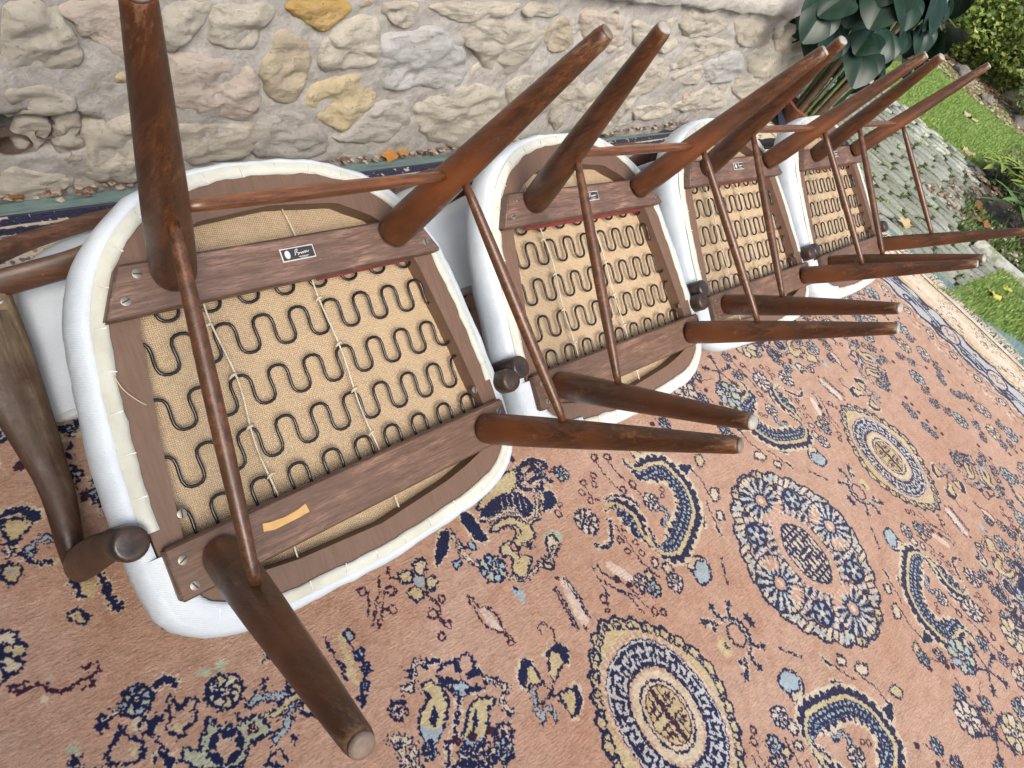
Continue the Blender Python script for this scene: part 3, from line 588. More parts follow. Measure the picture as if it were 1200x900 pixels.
F += [(n0, n0 + 2, n0 + 3, n0 + 1), (nx, n0 + 1, n0 + 3, nz * (nx + 1) + nx), (0, nz * (nx + 1), n0 + 2, n0)]
wl_obj(mesh('mortar', V, F, M_MORT))
PAL = {'w': (.84, .775, .655), 'p': (.79, .67, .58), 'g': (.72, .68, .62), 'y': (.84, .70, .45), 'o': (.82, .54, .18), 'b': (.82, .745, .63), 't': (.80, .68, .50), 'G': (.74, .74, .72)}
SCOL = 'wpywbwbbpbwwotgwyGwgbwbtwwwpwbGwwbwbwwwwbwb'
pock = (0.30, .128)
def in_poly(p, P):
    c = False; n = len(P); j = n - 1
    for i in range(n):
        if (P[i][1] > p[1]) != (P[j][1] > p[1]) and p[0] < (P[j][0] - P[i][0]) * (p[1] - P[i][1]) / (P[j][1] - P[i][1]) + P[i][0]: c = not c
        j = i
    return c
def stone(poly, col, seed, proud=.032):
    P = catmull([(p[0], 0, p[1]) for p in poly], 7, True)
    P = [Vector((p.x, 0, p.z)) for p in P]
    cx = sum(p.x for p in P) / len(P); cz = sum(p.z for p in P) / len(P); n = len(P)
    sz = min(1, (max(p.x for p in P) - min(p.x for p in P)) / .12)
    V = []; F = []
    rings = [(1.06, -.8), (1.02, .1), (.98, .50), (.93, .76), (.84, .92), (.74, 1.0), (.62, 1.0), (.5, 1.0), (.38, 1.0), (.26, 1.0), (.13, 1.0)]
    for f, h in rings:
        for p in P:
            x = cx + (p.x - cx) * f; z = cz + (p.z - cz) * f
            e = noise.fractal(Vector((x * 22, z * 30, seed * 3.1)), 1.0, 2.1, 5)
            q = noise.noise(Vector((x * 8, z * 8, seed)))
            w = 1 - .5 * f
            yy = WY - proud * .62 * sz * h - (e * .0090 + q * .008 + (abs(noise.noise(Vector((x * 15 + 3, z * 22, seed)))) - .2) * .014) * (1 if h > .3 else .3)
            jx = noise.fractal(Vector((x * 40, z * 40, 5 + seed)), .8, 2, 3) * .006 * f
            V.append((x + jx, yy, z + jx * .7))
    V.append((cx, WY - proud * .62 * sz - noise.fractal(Vector((cx * 22, cz * 30, seed * 3.1)), 1.0, 2.1, 5) * .0085 - noise.noise(Vector((cx * 8, cz * 8, seed))) * .012, cz))
    for r in range(len(rings) - 1):
        for k in range(n):
            a = r * n + k; b = r * n + (k + 1) % n; F.append((a, b, b + n, a + n))
    for k in range(n): F.append(((len(rings) - 1) * n + k, (len(rings) - 1) * n + (k + 1) % n, len(V) - 1))
    o = wl_obj(mesh('stone', V, F, M_STONE, sharp=1.1)); r = RNG.uniform(.88, 1.1)
    o.color = (col[0] * r, col[1] * r, col[2] * r, 1); return o
for i, (P, k) in enumerate(zip(STONES, SCOL + 'w' * 20)): stone(P, PAL[k], i)
# remaining wall, outside the mapped part: irregular cells
cent = [(sum(p[0] for p in P) / len(P), sum(p[1] for p in P) / len(P)) for P in STONES]
def far_ok(x, z, r):
    for P in STONES:
        for p in P:
            if abs(p[0] - x) < r and abs(p[1] - z) < r: return False
        if in_poly((x, z), P): return False
    return True
tries = []; k = 0
while k < 1500:
    k += 1; x = RNG.uniform(WX0 + .08, WX1 - .05); z = RNG.uniform(.04, WTOP - .04)
    if .16 < x < .40 and .07 < z < .19: continue
    r = RNG.uniform(.045, .085)
    if x > .15 and x < 3.0: r = RNG.uniform(.022, .05)
    if not far_ok(x, z, r * .95): continue
    if any((abs(x - a) < (r + c) * .98 and abs(z - b) < (r + c) * .72) for a, b, c in tries): continue
    tries.append((x, z, r))
for i, (x, z, r) in enumerate(tries[:110]):
    n = RNG.integers(6, 9); P = []
    for q in range(n):
        a = 2 * PI * q / n + RNG.uniform(-.25, .25); P.append((x + math.cos(a) * r * 1.1 * RNG.uniform(.8, 1.1), max(.01, z + math.sin(a) * r * .8 * RNG.uniform(.8, 1.1))))
    stone(P, PAL['wpgbbt'[RNG.integers(6)]], 100 + i, .026)
# small dark stones inside the hollow
stone([(.24, .10), (.27, .093), (.29, .11), (.27, .125), (.245, .12)], (.22, .15, .12), 77, -.06)
stone([(.30, .12), (.33, .115), (.345, .135), (.31, .145)], (.20, .17, .15), 78, -.05)
# projecting render band above the plinth and the rendered wall over it
V = []; F = []; nx = 260
prof = [(0.0, 0.0), (-.045, -.006), (-.060, .010), (-.058, .06), (-.05, .14), (-.045, .5), (-.045, 1.5)]
for i in range(nx + 1):
    x = WX0 + (WX1 - WX0) * i / nx
    for j, (py, pz) in enumerate(prof):
        e = noise.fractal(Vector((x * 14, j * .7, 3.0)), .8, 2.0, 4)
        V.append((x, WY + .02 + py + e * .007 * (j > 0), WTOP + pz + (e * .010 if j < 3 else 0)))
m = len(prof)
for i in range(nx):
    for j in range(m - 1):
        a = i * m + j; F.append((a, a + m, a + m + 1, a + 1))
V += [(WX1, WY + .37, WTOP), (WX1, WY + .37, WTOP + 1.5)]; F.append(tuple([nx * m + j for j in range(m)] + [len(V) - 1, len(V) - 2]))
def mat_render():
    t = NT('rough_render'); v = t.tc(); n = t.noise(v, 38, 8, .7); n2 = t.noise(v, 4, 4)
    c = t.ramp(n, [(.3, (.44, .42, .385)), (.7, (.66, .64, .60))]); c = t.mix(t.math('MULTIPLY', n2, .4), c, (.52, .49, .44))
    return t.fin(c, .95, t.bump(n, .012, .9))
wl_obj(mesh('render_band', V, F, mat_render()))

# ---- unseen wall added off to the left: it shades the left end of the row
V, F = box_geo(-1.55, -.95, -3.2, 1.06, -.05, 2.0)
shade_wall = tag(empty('added_shade_wall', (-1.25, -1, 0)), 'unseen plain rendered wall added to shade the left end of the row', 'wall')
o = mesh('shade_wall_box', V, F, bpy.data.materials['rough_render'], None, False); o.parent = shade_wall; o.matrix_parent_inverse = Matrix.Translation((1.25, 1, 0))

# ---- paving of setts
def mat_sett():
    t = NT('granite_sett'); v = t.tc('Object'); oi = t.n.new('ShaderNodeObjectInfo'); n = t.noise(v, 30, 8, .7); n2 = t.noise(v, 7, 4)
    c = t.ramp(oi.outputs['Random'], [(0, (.28, .285, .27)), (.5, (.38, .38, .355)), (1, (.50, .50, .48))])
    c = t.mix(t.ramp(n, [(.35, (0, 0, 0)), (.7, (1, 1, 1))]), t.mix(.45, c, (.13, .13, .10)), c)
    c = t.mix(t.math('MULTIPLY', t.ramp(t.noise(v, 14, 6, .7), [(.46, (0, 0, 0)), (.60, (1, 1, 1))]), .85), c, (.15, .18, .075))
    return t.fin(c, .85, t.bump(n, .008, .8))
M_SETT = mat_sett()
def mat_moss():
    t = NT('mossy_joint'); v = t.tc(); n = t.noise(v, 35, 8, .7); n2 = t.noise(v, 3, 3)
    c = t.ramp(n, [(.3, (.03, .035, .016)), (.6, (.075, .075, .04)), (.8, (.15, .13, .09))]); c = t.mix(t.ramp(n2, [(.4, (0, 0, 0)), (.65, (1, 1, 1))]), c, (.05, .09, .018))
    return t.fin(c, .95, t.bump(n, .015, .8))
M_MOSS = mat_moss()
PX0, PX1 = 2.85, 5.10
path = tag(mesh('path', [(PX0 - .1, -.9, -.012), (3.9, -.9, -.012), (3.98, .05, -.012), (5.16, .38, -.012), (5.16, 3.2, -.012), (PX0 - .1, 3.2, -.012)], [(0, 1, 2, 3, 4, 5)], M_MOSS, None, False), kind='structure')
setts = []
for k in range(6):
    bm = bmesh.new(); bmesh.ops.create_cube(bm, size=1); bmesh.ops.subdivide_edges(bm, edges=bm.edges, cuts=1, use_grid_fill=True)
    for v in bm.verts:
        r = Vector((v.co.x * 2, v.co.y * 2)); 
        if abs(v.co.x) > .4 and abs(v.co.y) > .4: v.co.x *= .86; v.co.y *= .9
        if v.co.z > .4: v.co.z -= .10 * (abs(v.co.x) > .3) + .10 * (abs(v.co.y) > .3)
        v.co += Vector([RNG.uniform(-.07, .07) for _ in range(3)])
    me = bpy.data.meshes.new('sett'); bm.to_mesh(me); bm.free(); me.materials.append(M_SETT); me.polygons.foreach_set('use_smooth', [True] * len(me.polygons)); setts.append(me)
cells = []; x = PX0; row = 0
while x < 5.12:
    w = RNG.uniform(.076, .100); y = -.85 + RNG.uniform(0, .1)
    while y < 3.1:
        l = RNG.uniform(.10, .17); cx, cy = x + w / 2, y + l / 2; y += l + .010
        lim = .15 + (cx - 3.97) * .2 if cx > 3.93 else -.9
        if cy < lim or (cy > 1.05 and cx < 3.55): continue
        if cx < 3.02 and cy < 1.0: continue
        cells.append((cx, cy, w - .013, l - .004))
    x += w
cells.sort(key=lambda c: (c[0]) ** 2 + c[1] ** 2)
gg = G()
for i, (cx, cy, w, l) in enumerate(cells):
    rz = RNG.uniform(-.06, .06); dz = RNG.uniform(-.003, .003)
    if i < 300:
        o = inst('sett', setts[i % 6], path, (cx, cy, -.006 + dz), (RNG.uniform(-.04, .04), RNG.uniform(-.04, .04), rz), (w, l, .022))
    else:
        me = setts[i % 6]; gg.add([(cx + v.co.x * w, cy + v.co.y * l, -.006 + dz + v.co.z * .022) for v in me.vertices], [tuple(p.vertices) for p in me.polygons])
if gg.v: tag(gg.out('distant_setts', M_SETT, path), kind='stuff')

# ---- lawns
def mat_blade(name, a, b, c):
    t = NT(name); gi = t.n.new('ShaderNodeNewGeometry'); col = t.ramp(gi.outputs['Random Per Island'], [(0, a), (.55, b), (1, c)])
    n = t.noise(t.tc(), 2.2, 3); col = t.mix(t.math('MULTIPLY', n, .45), col, b)
    return t.fin(col, .55, None, Subsurface_Weight=0)
M_GRASS = mat_blade('grass', (.11, .20, .038), (.19, .31, .065), (.36, .41, .14))
M_TURF = plain('turf_soil', (.12, .20, .045), .95, 0, .01)
def blades(name, regions, dens, h, mat, w=.004):
    vs = []; n_tot = 0
    for (P, d) in regions:
        xs = [p[0] for p in P]; ys = [p[1] for p in P]; A = (max(xs) - min(xs)) * (max(ys) - min(ys)); n = int(A * d)
        X = RNG.uniform(min(xs), max(xs), n); Y = RNG.uniform(min(ys), max(ys), n)
        ok = np.array([in_poly((a, b), P) for a, b in zip(X, Y)]); X, Y = X[ok], Y[ok]; n = len(X)
        a = RNG.uniform(0, 2 * PI, n); hh = h * RNG.uniform(.45, 1.25, n); ln = RNG.uniform(.1, .8, n) * hh; b = RNG.uniform(0, 2 * PI, n)
        ww = w * RNG.uniform(.6, 1.4, n)
        p0 = np.stack([X - np.cos(a) * ww, Y - np.sin(a) * ww, np.full(n, -.008)], 1); p1 = np.stack([X + np.cos(a) * ww, Y + np.sin(a) * ww, np.full(n, -.008)], 1)
        p2 = np.stack([X + np.cos(b) * ln, Y + np.sin(b) * ln, hh], 1)
        vs.append(np.stack([p0, p1, p2], 1).reshape(-1, 3))
    A = np.concatenate(vs); n = len(A) // 3
    me = bpy.data.meshes.new(name); me.vertices.add(n * 3); me.vertices.foreach_set('co', A.ravel()); me.loops.add(n * 3); me.loops.foreach_set('vertex_index', np.arange(n * 3, dtype=np.int32))
    me.polygons.add(n); me.polygons.foreach_set('loop_start', np.arange(0, n * 3, 3, dtype=np.int32)); me.update(); me.validate()
    me.materials.append(mat); o = bpy.data.objects.new(name, me); COL.objects.link(o); return o
LAWN_A = [(5.14, .42), (5.6, .40), (6.4, .22), (7.3, .30), (7.6, 1.5), (6.3, 1.45), (5.8, 1.5), (5.14, 2.6)]
LAWN_B = [(3.0, .06), (3.12, -.03), (3.88, -.12), (3.86, -2.2), (3.9, -2.4), (3.3, -2.4), (3.3, -.4)]
LAWN_C = [(6.6, -3), (14, -3), (14, .6), (7.2, .5), (6.3, .2)]
for P in (LAWN_A, LAWN_B, LAWN_C):
    tag(mesh('lawn_soil', [(p[0], p[1], -.010) for p in P], [tuple(range(len(P)))], M_TURF, None, False), kind='structure')
tag(blades('lawn_grass', [(LAWN_A, 24000), (LAWN_B, 40000), (LAWN_C, 2500)], 1, .020, M_GRASS), 'short bright green lawn grass beside the paving and carpet', 'grass', kind='stuff')
JP = [(2.95, -.1), (3.95, -.1), (4.0, .1), (5.1, .4), (5.1, 2.6), (3.6, 2.6), (3.5, 1.1), (3.05, 1.1)]
jb = []
for cx, cy, w, l in cells:
    if RNG.uniform() < .8:
        s = RNG.choice([-1, 1]); q = RNG.uniform(.008, .016)
        jb.append(([(cx + s * w / 2 - q, cy - l / 2), (cx + s * w / 2 + q, cy - l / 2), (cx + s * w / 2 + q, cy + l / 2), (cx + s * w / 2 - q, cy + l / 2)], RNG.uniform(2000, 9000)))
tag(blades('joint_grass', jb, 1, .016, M_GRASS, .003), 'tufts of grass and moss in the joints of the paving', 'grass', kind='stuff')
# edging stone between grass patch and bed
bm = bmesh.new()
V = []; F = []
for i in range(15):
    y = .06 - i * .16; 
    for (ox, oz) in ((-.035, -.02), (-.033, .022), (.0, .034), (.035, .026), (.04, -.02)):
        V.append((3.93 + ox + .03 * math.sin(i) * .3, y, oz + noise.noise(Vector((i * 1.3, ox * 30, 0))) * .008))
for i in range(14):
    for j in range(4): a = i * 5 + j; F.append((a, a + 5, a + 6, a + 1))
tag(mesh('edging', V, F, M_SETT), kind='structure')

# ---- tarpaulin under the carpet
def mat_tarp():
    t = NT('tarpaulin'); v = t.tc(); n = t.noise(v, 12, 5, .6); w = t.wave(v, 300, 'X'); w2 = t.wave(v, 300, 'Y')
    c = t.ramp(n, [(.3, (.105, .165, .155)), (.7, (.165, .235, .22))]); d = t.ramp(t.noise(v, 40, 6, .7), [(.6, (0, 0, 0)), (.8, (1, 1, 1))]); c = t.mix(t.math('MULTIPLY', d, .5), c, (.28, .26, .22))
    b = t.bump(t.noise(t.tc('Object', (1.2, 7, 1)), 7, 4), .012, .7); b = t.bump(w, .0005, .3, b)
    return t.fin(c, .5, b)
TP = [(-1.2, -2.2), (3.75, -2.2), (3.62, -1.3), (3.36, -.42), (3.26, -.10), (3.25, .20), (3.22, .55), (3.20, .98), (2.6, 1.035), (1.9, 1.062), (1.2, 1.068), (.6, 1.07), (.1, 1.075), (-1.2, 1.08)]
tp = catmull([(p[0], p[1], 0) for p in TP], 8, True)
V = []; F = []; n = len(tp); c0 = Vector((1.2, -.4, 0))
for f in (1.0, .985, .94, .6):
    for i, p in enumerate(tp):
        q = c0 + (p - c0) * f; V.append((q.x, q.y, .0005 + (.004 + .004 * noise.noise(Vector((q.x * 9, q.y * 4, 0)))) * (1 if f < .99 else .2)))
for r in range(3):
    for k in range(n): a = r * n + k; b = r * n + (k + 1) % n; F.append((a, b, b + n, a + n))
F.append(tuple(3 * n + k for k in range(n)))
tag(mesh('tarpaulin', V, F, mat_tarp()), 'grey green tarpaulin sheet spread under the patterned carpet', 'tarpaulin')

# ---- carpet: woven pattern rasterised here from hand-drawn motifs (one quarter, mirrored both ways as the weaver did)
RES = .0016; CX, CY, HX, HY = 1.28, -.27, 1.80, 1.30
W_, H_ = int(HX / RES), int(HY / RES)
CO = dict(N=(.005, .009, .050), U=(.028, .009, .028), C=(.52, .46, .35), Y=(.46, .40, .24), B=(.29, .38, .43), P=(.43, .29, .22), G=(.36, .40, .30), W=(.54, .47, .41))
BASE = np.array((.415, .274, .206))
img = np.empty((H_, W_, 3), np.float32); img[:] = BASE
gx, gy = np.meshgrid((np.arange(W_) + .5) * RES, (np.arange(H_) + .5) * RES)   # distance from the centre
def smooth_noise(cell):
    hh, ww = H_ // cell + 3, W_ // cell + 3; a = RNG.uniform(-1, 1, (hh, ww))
    yy = np.arange(H_) / cell; xx = np.arange(W_) / cell; y0 = yy.astype(int); x0 = xx.astype(int); fy = (yy - y0)[:, None]; fx = (xx - x0)[None]
    return ((a[y0][:, x0] * (1 - fx) + a[y0][:, x0 + 1] * fx) * (1 - fy) + (a[y0 + 1][:, x0] * (1 - fx) + a[y0 + 1][:, x0 + 1] * fx) * fy)
wx = gx + smooth_noise(2) * .0030 + smooth_noise(5) * .0012; wy = gy + smooth_noise(2) * .0030 + smooth_noise(5) * .0012
jag = np.clip(.55 + .75 * (smooth_noise(2) + .3), .25, 1.6)
def patch(P, pad):
    xs = [p[0] for p in P]; ys = [p[1] for p in P]
    i0 = max(0, int((min(xs) - pad) / RES)); i1 = min(W_, int((max(xs) + pad) / RES) + 2); j0 = max(0, int((min(ys) - pad) / RES)); j1 = min(H_, int((max(ys) + pad) / RES) + 2)
    if i1 <= i0 or j1 <= j0: return None
    return slice(j0, j1), slice(i0, i1)
def pdist(X, Y, P, closed):
    d = np.full(X.shape, 9.); n = len(P)
    for i in range(n if closed else n - 1):
        ax, ay = P[i]; bx, by = P[(i + 1) % n]; ux, uy = bx - ax, by - ay; L = ux * ux + uy * uy + 1e-12
        t = np.clip(((X - ax) * ux + (Y - ay) * uy) / L, 0, 1); d = np.minimum(d, (X - ax - t * ux) ** 2 + (Y - ay - t * uy) ** 2)
    return np.sqrt(d)
def inside(X, Y, P):
    c = np.zeros(X.shape, bool); n = len(P); j = n - 1
    for i in range(n):
        yi, yj = P[i][1], P[j][1]
        if abs(yi - yj) > 1e-9: c ^= ((yi > Y) != (yj > Y)) & (X < (P[j][0] - P[i][0]) * (Y - yi) / (yj - yi) + P[i][0])
        j = i
    return c
def smoothp(P, closed, n=3):
    if len(P) < 3: return [tuple(p) for p in P]
    return [(v.x, v.y) for v in catmull([(p[0], p[1], 0) for p in P], n, closed)]
LW = .0026
def fill(P, col, outline=True, oc='N', lw=LW):
    s = patch(P, .006)
    if s is None: return
    X, Y = wx[s], wy[s]; a = img[s]; ins = inside(X, Y, P); a[ins] = CO[col]
    if outline: a[pdist(X, Y, P, True) < lw * jag[s]] = CO[oc]
def line(P, col, w):
    s = patch(P, w + .004)
    if s is None: return
    img[s][pdist(wx[s], wy[s], P, False) < w / 2 * jag[s]] = CO[col]
def disc(c, r, col, squash=1):
    s = patch([c], r + .004)
    if s is None: return
    img[s][((wx[s] - c[0]) ** 2 + (wy[s] - c[1]) ** 2) < r * r] = CO[col]
def star(c, r, col, n=5, ph=.3):
    P = []
    for k in range(2 * n): q = r * (1 if k % 2 == 0 else .42); a = ph + PI * k / n; P.append((c[0] + math.cos(a) * q, c[1] + math.sin(a) * q))
    fill(P, col, False)
def flower(c, r, col, n=8, ph=.2, core='N'):
    disc(c, r * .62, 'N')
    for k in range(n):
        a = ph + 2 * PI * k / n; q = (c[0] + math.cos(a) * r * .62, c[1] + math.sin(a) * r * .62); pw_ = r * .30
        P = [(q[0] + math.cos(a + b) * pw_ * (1.35 if abs(math.cos(b)) > .7 else .9), q[1] + math.sin(a + b) * pw_ * (1.35 if abs(math.cos(b)) > .7 else .9)) for b in np.linspace(0, 2 * PI, 9)[:-1]]
        fill(P, col if k % 2 == 0 else {'B': 'G', 'Y': 'C', 'C': 'W', 'P': 'C'}.get(col, 'C'), True)
    disc(c, r * .2, 'C'); disc(c, r * .10, core)
def draw(kind, col, w, P):
    if kind == 'F': fill(smoothp(P, True), col)
    elif kind == 'f':
        fill(smoothp(P, True), col, False)
    elif kind == 'L':
        Q = smoothp(P, False); w2 = w * .00112 + .0010
        line(Q, col, w2)
    elif kind == 'T': Q = smoothp(P, False); line(Q, 'N', w * .00075 + .0085); line(Q, col, w * .00075 + .0016)
    elif kind == 'R':
        r = max(math.dist(P[0], P[1]), .006); disc(P[0], r, col if col != 'R' else 'U'); disc(P[0], r * .58, 'P')
    elif kind == 'S': star(P[0], max(.006, w * .00034 * (1 + (w > 16) * .1)), col)
    elif kind == 'P': flower(P[0], math.dist(P[0], P[1]), col)
    elif kind == 'Q':
        r = math.dist(P[0], P[1])
        for k in range(9): a = 2 * PI * k / 9; disc((P[0][0] + math.cos(a) * r * .74, P[0][1] + math.sin(a) * r * .74), r * .23, col)
        disc(P[0], r * .45, 'C'); star(P[0], r * .42, col)
    elif kind == 'o': r = math.dist(P[0], P[1]); disc(P[0], r, 'N'); disc(P[0], r * .55, 'G')
    elif kind == 'D':
        for p in P: disc(p, w * .00062, col)
mir = lambda P: [(CX - p[0], p[1] - CY) for p in P]
DRAGON = [P for kind, col, w, P in RUG if kind == 'T' and w == 15][0]
for kind, col, w, P in RUG:
    if kind == 'f' and col == 'N': fill(smoothp(mir(P), True), 'C', True, 'C', .0050)
    if kind == 'L' and col == 'N' and 5 <= w not in (17, 13): line(smoothp(mir(P), False), 'C', w * .00112 + .0085)
for kind, col, w, P in RUG:
    if (kind == 'T' and w == 15) or (kind == 'L' and col == 'N' and w in (17, 13)) or (kind == 'D' and w == 5): continue
    draw(kind, col, w, mir(P))
def body(P, side, wid, w1=1.0):
    """dragon body: cream spine, scaled navy belly on one side, jagged navy fins on the other"""
    P = smoothp(P, False, 4); s = patch(P, .06)
    X, Y = wx[s], wy[s]; best = np.full(X.shape, 9.); sg = np.zeros(X.shape); al = np.zeros(X.shape); L0 = 0.; tot = sum(math.dist(a, b) for a, b in zip(P, P[1:]))
    for (ax, ay), (bx, by) in zip(P, P[1:]):
        ux, uy = bx - ax, by - ay; L = math.hypot(ux, uy) + 1e-9; t = np.clip(((X - ax) * ux + (Y - ay) * uy) / L / L, 0, 1); d = np.hypot(X - ax - t * ux, Y - ay - t * uy)
        m_ = d < best; best[m_] = d[m_]; sg[m_] = np.sign((ux * (Y - ay) - uy * (X - ax)))[m_]; al[m_] = (L0 + t * L)[m_]; L0 += L
    v_ = best * sg * side; tp = np.clip(np.minimum(al / .05, (tot - al) / .05), .25, 1) * w1; A = img[s]
    fin = (v_ < -.004) & (v_ > -(.013 + .008 * np.abs(np.sin(al * 190))) * tp) ; A[(v_ < -.004) & (v_ > -(.026) * tp)] = CO['C']; A[fin] = CO['N']
    bel = (v_ > .004) & (v_ < (wid + .005 * np.sin(al * 260)) * tp); A[(v_ > .004) & (v_ < (wid + .009) * tp)] = CO['C']; A[bel] = CO['N']
    row = np.floor((v_ - .004) / .0115); cell = (al / .0125 + .5 * (row % 2)) % 1.0 - .5; cv = ((v_ - .004) / .0115) % 1.0 - .5
    A[bel & (cell ** 2 + cv ** 2 < .085) & (v_ < (wid - .006) * tp)] = CO['B']
    A[np.abs(v_) <= .0046] = CO['Y']
DM = mir(DRAGON)
body(DM[1:14], 1, .038); body(DM[13:], -1, .030)
# faint scattered sprigs where the drawn motifs leave the field empty (under and behind the chairs)
def sprig(cx_, cy_, s, r0):
    st = [(cx_ + math.cos(r0) * t * s, cy_ + math.sin(r0) * t * s + math.sin(t * 5) * .008) for t in np.linspace(-1, 1, 6)]
    line(st, 'U', .0024)
    for k, t in enumerate((-.9, -.4, .1, .55, .95)):
        p = (cx_ + math.cos(r0) * t * s + math.sin(r0) * .02 * (-1) ** k, cy_ + math.sin(r0) * t * s + math.cos(r0) * .02 * (-1) ** k)
        (flower(p, .016, 'CBYP'[k % 4], 6) if k % 2 else disc(p, .007, 'U'))
for (a, b, s_, r_) in [(.62, .62, .07, .4), (.35, .60, .06, 2.), (.95, .60, .07, 1.), (.15, .70, .06, .2), (1.15, .78, .05, 1.), (.60, .80, .06, 2.4), (.30, .80, .05, .9), (.82, .82, .05, 1.4), (.45, .46, .05, .7), (.10, .42, .05, 1.8), (1.25, .22, .05, 1.2), (1.22, .08, .05, 1.9), (.44, .18, .03, 1.0), (.86, .04, .03, 1.4), (.85, .16, .03, .4)]:
    sprig(a, b, s_, r_)
for (a, b, c_) in [(.75, .55, 'B'), (.22, .55, 'C'), (.5, .72, 'Y'), (1.1, .55, 'B'), (.95, .75, 'P'), (1.28, .40, 'B'), (1.30, .6, 'Y')]: flower((a, b), .034, c_)
# key-fret medallion (pointed oval) and the round palmette medallion
def field_in(cx_, a, b, p_):
    s = (slice(0, int((b + .02) / RES)), slice(max(0, int((cx_ - a - .02) / RES)), int((cx_ + a + .02) / RES)))
    X, Y = (wx[s] - cx_), wy[s]; return s, X, Y, (np.abs(X / a) ** p_ + np.abs(Y / b) ** p_) ** (1 / p_)
s, X, Y, r = field_in(1.28 - .72, .140, .178, 1.55); A = img[s]
th = np.arctan2(Y * .8, X); sc = 1 + .022 * np.cos(th * 28)
A[r < sc] = CO['Y']; A[(np.abs(r - sc) < .020)] = CO['N']
lob = (np.abs(r - .90) < .014) & (np.cos(th * 28) > -.1); A[lob] = CO['N']; A[(np.abs(r - .94) < .05) & (np.abs(np.cos(th * 14)) < .16)] = CO['N']
for k in range(30):
    a_ = 2 * PI * k / 30 + .1; rr0 = 1 / ((abs(math.cos(a_)) ** 1.55 + abs(math.sin(a_)) ** 1.55) ** (1 / 1.55)) * .93; d_ = np.hypot(X - .140 * rr0 * math.cos(a_), Y - .178 * rr0 * math.sin(a_)); A[np.abs(d_ - .0062) < .0018] = CO['N']
r2 = (np.abs(X / .135) ** 2.3 + np.abs(Y / .172) ** 2.3) ** (1 / 2.3)
A[r2 < .80] = CO['P']; A[(r2 < .80) & (np.sin(X * 600) > .3)] = CO['C']
ring = (r2 < .73) & (r2 > .46); A[ring] = (.44, .46, .46)
KEY = np.array([[int(q) for q in r_] for r_ in ("11111110", "10000010", "10111010", "10101011", "10001000", "11111011", "00000000")])
vv = (r2 - .46) / .27; ang = np.arctan2(Y / .172, X / .135); uu_ = (ang / (2 * PI) * 14) % 1.0
fret = ring & (KEY[np.clip((vv * 7).astype(int), 0, 6), np.clip((uu_ * 8).astype(int), 0, 7)] == 1) | (ring & ((vv < .07) | (vv > .95)))
A[fret] = CO['N']
r3 = (np.abs(X / .135) ** 2 + np.abs(Y / .172) ** 2) ** .5
A[r3 < .43] = CO['C']; A[(r3 < .345)] = CO['N']; A[r3 < .325] = CO['C']; A[r3 < .29] = CO['U']; A[r3 < .27] = CO['Y']
core = r3 < .262; bar = core & ((np.abs(X) < .0045) | (np.abs(np.abs(X) - .012) < .0017) & (Y > .006) | (np.abs(np.abs(X) - .022) < .0016) & (Y < .03) & (Y > .008) | (np.abs(Y - .010) < .0016) & (np.abs(X) < .03) | (np.abs(Y - .022) < .0015) & (np.abs(X) > .014) & (np.abs(X) < .032)); A[bar] = CO['U']
s, X, Y, r = field_in(0, .190, .205, 2.0); A = img[s]
th = np.arctan2(Y, X); sc = .96 + .045 * np.abs(np.cos(th * 12)) + .03 * np.cos(th * 4)
A[r < sc] = CO['P']
edge = (r < sc) & (r > sc - .15); A[edge] = CO['C']; A[edge & (np.cos(th * 4) > .2)] = CO['Y']; A[edge & (np.abs(np.sin(th * 34 + r * 22)) < .42)] = CO['N']; A[edge & (np.abs(r - sc + .07) < .02) & (np.cos(th * 17) > 0)] = CO['B']; A[np.abs(r - sc) < .014] = CO['N']; A[np.abs(r - sc + .15) < .012] = CO['N']
mid = (r < sc - .17) & (r > .38); q_ = np.cos(th * 32 + r * 30); A[mid & (q_ > -.1)] = CO['B']; A[mid & (q_ > .55)] = CO['W']; A[mid & (q_ <= -.1) & (np.cos(r * 46 + th * 6) > -.45)] = CO['N']; A[mid & (np.abs(np.cos(th * 12 - r * 40)) < .16)] = CO['N']
for (px, py) in ((0, .142), (.130, 0)):
    d = np.hypot(X - px, Y - py); a_ = np.arctan2(Y - py, X - px); m_ = d < .062
    A[m_] = CO['B']; A[m_ & (np.cos(a_ * 15) > .1)] = CO['N']; A[m_ & (d > .030) & (np.cos(a_ * 2 + 2.2) > .55)] = CO['P']; A[m_ & (d > .024) & (np.cos(a_ * 15) < -.75)] = CO['W']; A[m_ & (d > .050) & (np.cos(a_ * 4 + 1) > -.3)] = CO['C']; A[m_ & (d > .050) & (np.abs(np.sin(a_ * 14)) < .40)] = CO['N']; A[np.abs(d - .062) < .0018] = CO['N']; A[d < .017] = CO['P']; A[np.abs(d - .017) < .0022] = CO['N']; A[d < .006] = CO['W']
for (px, py) in ((.088, .098),):
    d = np.hypot(X - px, Y - py); A[d < .028] = CO['N']; A[(d < .022) & (np.cos(np.arctan2(Y - py, X - px) * 5) > -.1)] = CO['B']; A[d < .007] = CO['W']
r4 = np.hypot(X / .052, Y / .072); A[r4 < 1.35] = BASE; A[(r4 < 1.35) & (np.cos(X * 900) * np.cos(Y * 700) > .7)] = CO['W']
